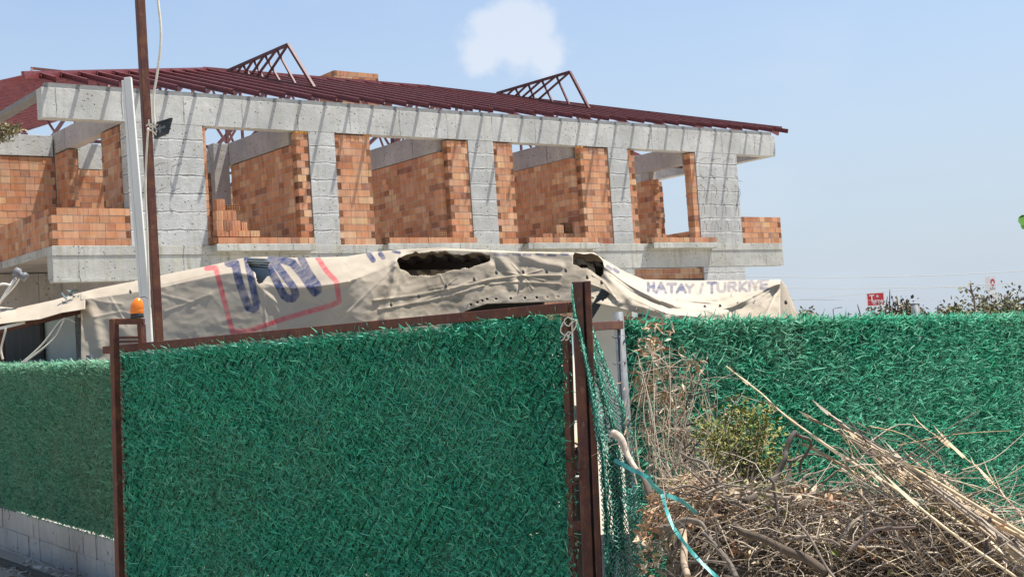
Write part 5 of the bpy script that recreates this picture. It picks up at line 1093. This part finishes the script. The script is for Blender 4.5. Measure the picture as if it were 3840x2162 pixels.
# heap of fine brush, litter and leaves nobody could count
def heap():
    g = random.Random(11); m = MB(); lv = MB()
    top = lambda x: np.interp(x, [2380, 2440, 2520, 2620, 2760, 2900, 3050, 3200, 3350, 3500, 3650, 3840, 4000], [1990, 1850, 1790, 1770, 1800, 1800, 1830, 1840, 1870, 1900, 1940, 1990, 2040])
    yd = lambda x: np.interp(x, [2380, 3000, 3840], [5.6, 5.55, 5.35])
    # litter core: a lumpy mound from the ground up
    nx, nyy = 70, 26; V = np.zeros((nyy, nx, 3))
    for i, x in enumerate(np.linspace(2385, 4050, nx)):
        crest = at(x, top(x) + 90, yd(x) + .12)
        for j in range(nyy):
            t = j / (nyy - 1); s = (t - .5) * 2; hgt = (1 - abs(s) ** 1.7); e_ = min(1, i / 6, (nx - 1 - i) / 8 + .2)
            V[j, i] = (crest[0] + s * .1, crest[1] + s * 1.15, GZ - .02 + (crest[2] - GZ) * hgt * e_)
    jj, ii = np.mgrid[0:nyy, 0:nx]; V[:, :, 2] += (.09 * fbm(ii / 5., jj / 4., 5) ) * (V[:, :, 2] > GZ + .1); V[:, :, 1] += .12 * fbm(ii / 4., jj / 4., 8)
    idx = np.arange(nyy * nx).reshape(nyy, nx); core = mesh_np('litter_mound', V.reshape(-1, 3), np.stack([idx[:-1, :-1], idx[:-1, 1:], idx[1:, 1:], idx[1:, :-1]], -1).reshape(-1, 4), None, MT['litter'], None, True)
    tag(core, 'dark mound of leaf litter under the dry brush', 'litter', kind='stuff')
    cols = [(.38, .31, .235), (.24, .2, .16), (.48, .40, .31), (.13, .11, .095), (.56, .47, .365), (.08, .067, .058)]
    okp = lambda P: all(q[0] / q[1] > .086 for q in P)
    for k in range(2600):
        x = g.uniform(2400, 3990); Y = yd(x) + g.gauss(0, .22) - .15; y = top(x) + abs(g.gauss(0, 1)) * 170 + 22
        if y > 2330: continue
        p = at(x, y, Y); a = g.uniform(0, 6.28); d = np.array([math.cos(a), math.sin(a) * .7, g.gauss(-.02, .3)]); d /= np.linalg.norm(d); L = g.uniform(.1, .42); r = g.uniform(.0011, .003) if g.random() < .92 else g.uniform(.0035, .006)
        P = [p]; q = p.copy()
        for s in range(5): d = d + np.array([g.gauss(0, .17), g.gauss(0, .17), g.gauss(-.02, .17)]); d /= np.linalg.norm(d); q = q + d * L / 5; P.append(q.copy())
        if not okp(P): continue
        c = g.choice(cols); m.tube(P, [r * (1 - .12 * i) for i in range(6)], 4, c, False)
        if g.random() < .35:
            i = g.randrange(1, 5); dd = d + np.array([g.gauss(0, .7), g.gauss(0, .7), g.gauss(.2, .6)]); dd /= np.linalg.norm(dd); m.tube([P[i], P[i] + dd * L * .2, P[i] + dd * L * .38 + np.array([0, 0, g.gauss(0, .02)])], [r * .7, r * .6, r * .4], 3, c, False)
    # fine dry stems standing up against the fence
    for k in range(120):
        x0 = g.uniform(2390, 2790); x1 = x0 + g.gauss(-15, 55); y1 = g.uniform(1260, 1720) + max(0, x0 - 2560) * .8; Y = 6.0 + g.uniform(-.2, .12) + max(0, x0 - 2500) * .0012
        if x1 < 2362 or y1 > 1760: continue
        a, b = at(x0, 1830, Y - .15), at(x1, y1, Y); md = (a + b) / 2 + np.array([g.gauss(0, .05), g.gauss(0, .03), 0]); c = g.choice(cols[:5] + [(.5, .4, .28)]); P = smooth([a, md, b], 5); m.tube(P, [.0028 - .0019 * i / (len(P) - 1) for i in range(len(P))], 4, c, False)
        for _ in range(g.randrange(2, 6)):
            i = g.randrange(3, len(P) - 1); d = np.array([g.gauss(0, 1), g.gauss(0, .5), g.gauss(.5, .6)]); d /= np.linalg.norm(d); L = g.uniform(.05, .22); m.tube([P[i], P[i] + d * L * .5, P[i] + d * L + np.array([0, 0, -.03])], [.0014, .0012, .0008], 3, c, False)
            if g.random() < .45:
                q = P[i] + d * L; dd = np.array([g.gauss(0, .5), g.gauss(0, .4), -1]); dd /= np.linalg.norm(dd); l = g.uniform(.025, .06); w = np.cross(dd, [g.gauss(0, 1), 1, 0]); w = w / np.linalg.norm(w) * l * .1; curl_leaf(lv, q, dd, l, w, g.choice([(.45, .33, .22), (.52, .42, .3), (.33, .2, .12)]), g)
    # loose thin stems and litter among the canes at the right
    for k in range(300):
        x = g.uniform(3100, 3990); y = 1640 + (x - 3100) * .62 + g.gauss(60, 110); Y = 5.15 + g.uniform(-.35, .3)
        p = at(x, y, Y); d = np.array([g.uniform(.2, 1), g.gauss(0, .5), g.gauss(-.45, .45)]); d /= np.linalg.norm(d); L = g.uniform(.12, .45); P = smooth([p, p + d * L * .5 + np.array([0, 0, g.gauss(0, .03)]), p + d * L], 3); m.tube(P, [.0026 - .0015 * i / (len(P) - 1) for i in range(len(P))], 4, g.choice(cols + [(.46, .35, .21), (.42, .31, .19)]), False)
    # fans of fine pale twigs at the left by the strap
    for k in range(70):
        o_ = at(g.uniform(2590, 2800), g.uniform(1830, 1930), 5.2); e_ = at(g.uniform(2440, 2600), g.uniform(1780, 2000), 5.1 + g.uniform(-.1, .15)); md = (o_ + e_) / 2 + np.array([0, 0, g.uniform(-.02, .07)]); P = smooth([o_, md, e_], 4); m.tube(P, [.003 - .002 * i / (len(P) - 1) for i in range(len(P))], 4, g.choice([(.46, .33, .22), (.5, .38, .27), (.38, .27, .18)]), False)
    for k in range(7500):
        x = g.uniform(2400, 3990); Y = yd(x) + g.gauss(0, .2) - .1; y = top(x) + abs(g.gauss(0, 1)) * 170 + 5
        if y > 2330: continue
        p = at(x, y, Y); d = np.array([g.gauss(0, 1), g.gauss(0, 1), g.gauss(0, .7)]); d /= np.linalg.norm(d); L = g.uniform(.015, .045); w = np.cross(d, [g.gauss(0, 1), g.gauss(0, 1), g.gauss(0, 1)]); w = w / (np.linalg.norm(w) + 1e-6) * L * g.uniform(.12, .3)
        cl = fbm(np.array(x / 120.), np.array(y / 90.), 41, 2); c = g.choice([(.34, .19, .1), (.28, .15, .08), (.42, .27, .15)] if cl > .16 else [(.4, .31, .2), (.5, .4, .28), (.3, .22, .14), (.22, .16, .1)] if cl > -.22 else [(.18, .19, .05), (.3, .26, .12), (.4, .32, .2)])
        curl_leaf(lv, p, d, L, w, c, g)
    tag(m.build('dry_brush', MT['wood'], None, True), 'tangle of countless fine dry twigs heaped before the hedge', 'brush', kind='stuff')
    tag(lv.build('leaf_litter', MT['leafattr']), 'dry curled leaves scattered through the brush heap', 'leaves', kind='stuff')
MT['litter'] = mat_plain('leaf_litter_soil', (.07, .052, .036), .95, .5, 30, bump=.9, col2=(.2, .15, .1), bd=.02)
heap()
# ================================================================= BACKGROUND BEYOND THE RIGHT FENCE
MT['leaf'] = mat_attr('tree_leaf', .55, 20, .2, .1, (1, 1, 1), .4); MT['bark'] = mat_plain('bark', (.14, .11, .085), .9, .4, 14, bump=.6)
TC = [(.095, .1, .03), (.13, .125, .04), (.07, .075, .028), (.16, .145, .055), (.1, .085, .035)]
def tree(label, cx, Y, ytop, w, h, n, leaf, cols=TC, name='bushy_tree', lobes=9, grp='trees behind the right fence', bare=()):
    top_ = at(cx, ytop, Y); t = thing(name, label, 'tree', (top_[0], top_[1], GZ), group=grp); zc = top_[2] - h * .5
    m = MB(); base = np.array([top_[0], top_[1], GZ]); m.tube(smooth([base, base + np.array([.05, 0, (zc - GZ) * .5]), np.array([top_[0], top_[1], zc])], 4), [.035 * h + .02 - .02 * h * i / 8 for i in range(9)], 8)
    L = []
    for k in range(lobes):
        a = 6.28 * k / lobes + random.uniform(-.3, .3); r = random.uniform(.2, 1) * w * .5; c = np.array([top_[0] + math.cos(a) * r, top_[1] + math.sin(a) * r * .8, zc + random.uniform(-.35, .42) * h * (1 - .35 * r / (w * .5))]); L.append((c, random.uniform(.16, .3) * w))
        m.tube(smooth([base + np.array([0, 0, (zc - GZ) * random.uniform(.4, .8)]), (base + c) / 2 + np.array([0, 0, (zc - GZ) * .35]), c], 4), [.02 * h * (1 - i / 9) + .004 for i in range(9)], 5)
    for (x, y) in bare:
        e_ = at(x, y, Y); m.tube(smooth([np.array([top_[0] + (e_[0] - top_[0]) * .7, top_[1], zc]), (e_ + np.array([e_[0], top_[1], zc])) / 2 + np.array([random.uniform(-.05, .05), 0, 0]), e_], 4), [.018, .016, .014, .012, .01, .009, .008, .006, .005], 5)
    sp(m.build('trunk', MT['bark'], None, True), t)
    g = RNG; ci = g.integers(0, lobes, n); C0 = np.array([l[0] for l in L])[ci]; R0 = np.array([l[1] for l in L])[ci]; dr = g.normal(0, 1, (n, 3)); dr /= np.linalg.norm(dr, axis=1, keepdims=True)
    p = C0 + dr * (R0 * g.uniform(.15, 1.04, n))[:, None] * np.array([1, 1, .75]); d = g.normal(0, 1, (n, 3)) + dr * .8; d[:, 2] -= .3; d /= np.linalg.norm(d, axis=1, keepdims=True); ll = leaf * g.uniform(.6, 1.3, n)
    w_ = np.cross(d, g.normal(0, 1, (n, 3))); w_ /= np.linalg.norm(w_, axis=1, keepdims=True); w_ *= (ll * .26)[:, None]; mid = p + d * (ll * .5)[:, None]; V = np.stack([p, mid + w_, p + d * ll[:, None], mid - w_], 1).reshape(-1, 3); Q = np.arange(n * 4).reshape(n, 4); cc = np.array(cols)[(ci + g.integers(0, 2, n)) % len(cols)] * g.uniform(.75, 1.3, (n, 1))
    sp(mesh_np('crown', V, Q, cc, MT['leaf']), t); return t
tree('broad olive bush at the right edge behind the hedge, under the white sign', 3790, 17, 1108, 2.0, .95, 16000, .05, lobes=20)
tree('yellowish bush left of the broad right edge bush', 3665, 16.5, 1122, .8, .9, 6000, .05, [(.15, .14, .03), (.19, .165, .04), (.1, .1, .03)], lobes=9)
tree('small grey green bush tip standing between the fence pipe and the yellowish bush', 3572, 16, 1108, .24, .7, 700, .06, lobes=6)
tree('sparse bush under the red sign with bare twigs sticking up', 3330, 17, 1132, 1.0, .85, 3200, .055, [(.1, .085, .04), (.14, .12, .05), (.08, .06, .035)], lobes=11, bare=((3337, 1084), (3362, 1108), (3375, 1130), (3347, 1120), (3328, 1110)))
tree('low sparse bush left of the red sign', 3235, 17, 1148, .45, .6, 600, .068, [(.1, .08, .04), (.14, .12, .05)], lobes=7, bare=((3215, 1140), (3222, 1165)))
tree('pale bush peeking out behind the right end of the tarpaulin', 2985, 19, 1118, .8, 1.1, 1300, .07, [(.14, .14, .07), (.2, .19, .11), (.1, .1, .05)], lobes=8)
# slim young tree with a few big leaves
YT = thing('young_tree', 'slim young tree with a few big drooping leaves left of the white sign', 'tree', (*at(3652, 1100, 15)[:2], GZ), group='trees behind the right fence')
YQ = lambda P: [at(3550 + x * .138, 1000 + y * .138, 15) for x, y in P]
m = MB(); b_ = YQ([(760, 1100)])[0]; m.tube([(b_[0], b_[1], GZ), b_] + smooth(YQ([(740, 900), (700, 740), (660, 600), (650, 440)]), 3), .009, 6)
for P in ([(720, 800), (620, 660), (520, 580), (440, 560)], [(690, 700), (760, 600), (830, 540)], [(740, 880), (880, 830), (1000, 860)], [(735, 860), (780, 780)]): m.tube(smooth(YQ(P), 4), .005, 5)
sp(m.build('trunk', MT['bark'], None, True), YT); m = MB()
for x, y, dx, dy in ((450, 560, -170, 60), (520, 600, 10, 90), (430, 640, -50, 70), (560, 660, -20, 60), (640, 420, 10, -50), (660, 450, -80, 50), (680, 440, 50, 40), (620, 610, 40, 80), (690, 600, -40, 80), (760, 590, 60, -40), (830, 550, 90, 70), (800, 620, 70, 20), (760, 780, -60, 40), (800, 730, 60, 90), (480, 860, 50, -20), (900, 930, 40, -30), (1010, 780, 10, 30), (840, 505, 30, 5)):
    p = YQ([(x, y)])[0]; q = YQ([(x + dx, y + dy)])[0]; d = q - p; w = np.cross(d, [.3, 1, .2]); w = w / np.linalg.norm(w) * np.linalg.norm(d) * .24; k = np.array([0, -.03, 0]); m.poly([p, p + d * .45 + w + k, q, p + d * .45 - w - k], random.choice([(.12, .12, .04), (.09, .1, .04), (.2, .18, .08)]))
sp(m.build('crown', MT['leaf']), YT)
# roadside signs far off
def text(name, s, size, mat, parent, Mx, ext=.01):
    cu = bpy.data.curves.new(name, 'FONT'); cu.body = s; cu.size = size; cu.extrude = ext; cu.align_x = 'CENTER'; cu.align_y = 'CENTER'; cu.offset = size * .02
    o = bpy.data.objects.new(name, cu); link(o); bpy.context.view_layer.update(); me = bpy.data.meshes.new_from_object(o.evaluated_get(bpy.context.evaluated_depsgraph_get())); bpy.data.objects.remove(o)
    me.materials.clear(); me.materials.append(mat); o = bpy.data.objects.new(name, me); link(o); o.matrix_world = Mx; o.parent = parent; o.matrix_parent_inverse = Matrix.Translation(-Vector(parent.location)); return o
MT['signred'] = mat_plain('red_sign_sheet', (.5, .035, .045), .5, .12, 2); MT['signwhite'] = mat_plain('white_sign_sheet', (.75, .74, .74), .5, .08, 2)
def board(name, label, x0, y0, x1, y1, Y, th, mat, rim):
    a, b = at(x0, y1, Y), at(x1, y1, Y); h = at(x0, y0, Y)[2] - a[2]; c = (a + b) / 2; t = thing(name, label, 'sign', (c[0], c[1], GZ)); z0 = a[2]; w = b[0] - a[0]
    m = MB(); m.box((c[0] - w / 2, Y, z0), (c[0] + w / 2, Y + th, z0 + h)); sp(m.build('board', MT[mat]), t)
    if rim:
        m = MB(); r = .06 * w
        for q0, q1 in (((-w / 2 - r, 0 - r), (w / 2 + r, 0)), ((-w / 2 - r, h), (w / 2 + r, h + r)), ((-w / 2 - r, 0), (-w / 2, h)), ((w / 2, 0), (w / 2 + r, h))): m.box((c[0] + q0[0], Y - .02, z0 + q0[1]), (c[0] + q1[0], Y + th + .02, z0 + q1[1]))
        sp(m.build('frame', MT['signwhite']), t)
    return t, c, z0, w, h
t, c, z0, w, h = board('roadside_sign', 'red roadside billboard with white lettering far behind the hedge', 3255, 1101, 3316, 1146, 120, .12, 'signred', True)
FX = lambda x, y, z: Matrix.Translation((x, y, z)) @ Matrix.Rotation(math.pi / 2, 4, 'X')
text('lettering', 'takYak', w * .27, MT['signwhite'], t, FX(c[0] + w * .1, 119.97, z0 + h * .33)); text('lettering', 'T', w * .5, MT['signwhite'], t, FX(c[0] - w * .23, 119.97, z0 + h * .62))
m = MB(); m.lathe([(w * .035, -.02), (w * .07, -.02), (w * .07, .01), (w * .035, .01)], (c[0] + w * .12, 119.97, z0 + h * .75), 20, ax=(0, 1, 0)); sp(m.build('emblem', MT['signwhite']), t)
m = MB(); m.box((c[0] - w * .18, 119.96, z0 + h * .1), (c[0] + w * .42, 119.99, z0 + h * .15)); sp(m.build('lettering', MT['signwhite']), t)
m = MB()
for s_ in (-.3, .3): m.bar((c[0] + w * s_, 120.06, GZ), (c[0] + w * s_, 120.06, z0), .12)
sp(m.build('support', MT['galv']), t)
t, c, z0, w, h = board('roadside_sign', 'white box sign with a red oval emblem on a pole over the right bushes', 3714, 1036, 3736, 1090, 120, .5, 'signwhite', False)
m = MB(); a = np.array([c[0] - w / 2, 120.0]); m.hexa([(a[0], 120.01, z0), (a[0], 120.49, z0), (a[0] - .26, 120.49, z0), (a[0] - .26, 120.2, z0), (a[0], 120.01, z0 + h), (a[0], 120.49, z0 + h), (a[0] - .26, 120.49, z0 + h), (a[0] - .26, 120.2, z0 + h)]); sp(m.build('side_face', MT['signwhite']), t)
m = MB(); n_ = 24
for r0, r1, mt_ in ((.2, .115, 0),):
    for i in range(n_):
        q = [(math.cos(6.2832 * k / n_), math.sin(6.2832 * k / n_)) for k in (i, i + 1)]; cz = z0 + h * .58; m.poly([(c[0] + q[0][0] * .1, 119.98, cz + q[0][1] * .13), (c[0] + q[0][0] * .2, 119.98, cz + q[0][1] * .3), (c[0] + q[1][0] * .2, 119.98, cz + q[1][1] * .3), (c[0] + q[1][0] * .1, 119.98, cz + q[1][1] * .13)])
sp(m.build('emblem', MT['signred']), t)
m = MB(); m.box((c[0] - w * .35, 119.97, z0 + h * .1), (c[0] + w * .35, 119.99, z0 + h * .14)); sp(m.build('lettering', MT['galv']), t)
m = MB(); m.bar((c[0] - .05, 120.25, GZ), (c[0] - .05, 120.25, z0), .22); sp(m.build('support', MT['signwhite']), t)
# flat roof under that sign
m = MB(); a, b = at(3690, 1114, 90), at(3775, 1108, 90); m.bar(a, b, 3, .12); o = m.build('flat_roof', MT['signwhite']); SB = thing('station_canopy', 'white flat canopy edge below the white box sign', 'canopy', (*((a + b) / 2)[:2], GZ)); sp(o, SB)
m = MB()
for q in (a, b): m.bar((q[0], q[1], GZ), (q[0], q[1], q[2]), .3)
sp(m.build('canopy_post', MT['galv']), SB)
# overhead wires and distant poles
def wire(pts, Y, r, label):
    P = smooth([at(x, y, Y) for x, y in pts], 6); m = MB(); m.tube(P, r, 5); tag(m.build('overhead_wire', MT['wirefar'], None, True), label, 'wire', 'overhead wires in the right sky')
MT['wirefar'] = mat_plain('aluminium_wire', (.3, .31, .32), .5, .1, 5)
wire([(2300, 1034), (2840, 1037), (3100, 1039), (3300, 1037), (3560, 1030), (3840, 1015), (4200, 990)], 70, .016, 'uppermost overhead wire across the right sky')
wire([(2300, 1076), (2955, 1079), (3200, 1080), (3560, 1074), (3700, 1066), (3840, 1060), (4200, 1040)], 70, .015, 'second overhead wire passing in front of the white sign')
wire([(2500, 1150), (2975, 1124), (3200, 1104), (3400, 1086), (3600, 1075), (3840, 1053), (4200, 1020)], 80, .011, 'thin rising overhead wire crossing the others')
wire([(2500, 1120), (2975, 1123), (3350, 1126), (3560, 1122), (3800, 1110), (4200, 1085)], 80, .009, 'lowest faint overhead wire at the height of the red sign')
for x, y, Y, label in ((3061, 1172, 160, 'distant utility pole nearest the tarpaulin'), (3182, 1170, 160, 'distant utility pole left of the red sign'), (3517, 1146, 140, 'distant utility pole right of the grey fence pipe')):
    m = MB(); p = at(x, y, Y); m.tube([(p[0], p[1], GZ), p], .09, 8); m.bar(p + np.array([-.35, 0, -.25]), p + np.array([.35, 0, -.25]), .1); tag(m.build('utility_pole', MT['galv']), label, 'pole', 'distant utility poles')
m = MB(); p = at(3124, 1158, 90); m.tube([(p[0], p[1], GZ), p] + [p + np.array([.15, 0, .05]), p + np.array([.4, 0, .06])], .03, 6); m.bar(p + np.array([.3, 0, .06]), p + np.array([.6, 0, .07]), .09, .05); tag(m.build('street_lamp', MT['galv']), 'thin distant street lamp between two utility poles', 'street lamp')
# ================================================================= OVERHANGING TWIGS AT THE FRAME EDGES
CT = thing('roadside_tree', 'tree at the left edge with one spiky twig tip reaching into view', 'tree', (-4.75, 8.3, GZ))
m = MB(); m.tube(smooth([(-4.75, 8.3, GZ), (-4.7, 8.25, 2.2), (-4.6, 8.2, 3.6)], 5), [.11 - .006 * i for i in range(11)], 9)
tw_ = [at(x, y, 8.0) for x, y in [(-330, 440), (-200, 470), (-80, 480), (0, 488), (50, 482), (86, 462)]]; m.tube(smooth([np.array([-4.66, 8.22, 3.3])] + tw_, 5), [.02 - .00055 * i for i in range(31)], 6)
lf_ = MB()
def tuft(p, n, s, L, cols):
    for _ in range(n):
        q = p + np.array([random.gauss(0, s), random.gauss(0, s), random.gauss(0, s * .7)]); d = np.array([random.gauss(0, 1), random.gauss(0, 1), random.gauss(0, .8)]); d /= np.linalg.norm(d); l = L * random.uniform(.6, 1.2); w = np.cross(d, [random.gauss(0, 1), random.gauss(0, 1), 1]); w = w / (np.linalg.norm(w) + 1e-6) * l * .2; lf_.poly([q, q + d * l * .5 + w, q + d * l, q + d * l * .5 - w], random.choice(cols))
OC = [(.16, .15, .07), (.22, .2, .1), (.12, .11, .06), (.28, .25, .15)]
for x, y, n, s in ((0, 490, 120, .035), (30, 482, 90, .028), (55, 488, 50, .02), (-40, 485, 120, .04), (10, 515, 60, .025), (-120, 480, 160, .07)): tuft(at(x, y, 8.0), n, s, .035, OC)
for k in range(16):
    e_ = np.array([-4.9 + random.uniform(-1.1, .45), 8.2 + random.uniform(-1, 1), 4.0 + random.uniform(-.7, 1.1)]); m.tube(smooth([(-4.65, 8.22, 3.2 + random.uniform(-.3, .3)), (e_ + np.array([-4.65, 8.2, 3.4])) / 2 + np.array([0, 0, .15]), e_], 4), [.03 - .003 * i for i in range(9)], 5); tuft(e_, 130, .22, .06, OC)
sp(m.build('trunk', MT['bark'], None, True), CT); sp(lf_.build('crown', MT['leafattr']), CT)
# right edge leaf
RT = thing('roadside_shrub', 'shrub at the right frame edge, only one bright green leaf tip in view', 'shrub', (3.3, 5.6, GZ))
m = MB(); lf_ = MB(); m.tube(smooth([(3.3, 5.6, GZ), (3.25, 5.6, 1.4), (3.1, 5.55, 2.2)], 5), [.03 - .001 * i for i in range(11)], 7)
m.tube(smooth([(3.15, 5.55, 2.0), at(3990, 815, 5.5), at(3865, 828, 5.5)], 5), .005, 5)
def bigleaf(p, q, wd, c):
    d = q - p; w = np.cross(d, [0, 1, .2]); w = w / np.linalg.norm(w) * wd; k = np.array([0, -.012, 0]); pts = [p]
    for t, s in ((.25, .8), (.55, 1), (.85, .7)): pts.append(p + d * t + w * s + k)
    pts.append(q)
    for t, s in ((.85, .7), (.55, 1), (.25, .8)): pts.append(p + d * t - w * s - k)
    lf_.poly(pts, c)
bigleaf(at(3868, 822, 5.5), at(3818, 832, 5.5), .026, (.07, .22, .02)); bigleaf(at(3872, 826, 5.52), at(3832, 858, 5.52), .02, (.05, .17, .02)); bigleaf(at(3872, 816, 5.48), at(3842, 796, 5.48), .018, (.06, .2, .02))
for k in range(90):
    p = np.array([3.3 + random.gauss(0, .16), 5.6 + random.gauss(0, .25), 2.2 + random.gauss(0, .2)]); 
    if p[0] / p[1] < .43: continue
    bigleaf(p, p + np.array([random.uniform(-.06, .06), random.uniform(-.05, .05), random.uniform(-.07, .03)]), .02, (.06, .18, .025))
sp(m.build('stem', MT['bark'], None, True), RT); sp(lf_.build('crown', MT['leafattr']), RT)
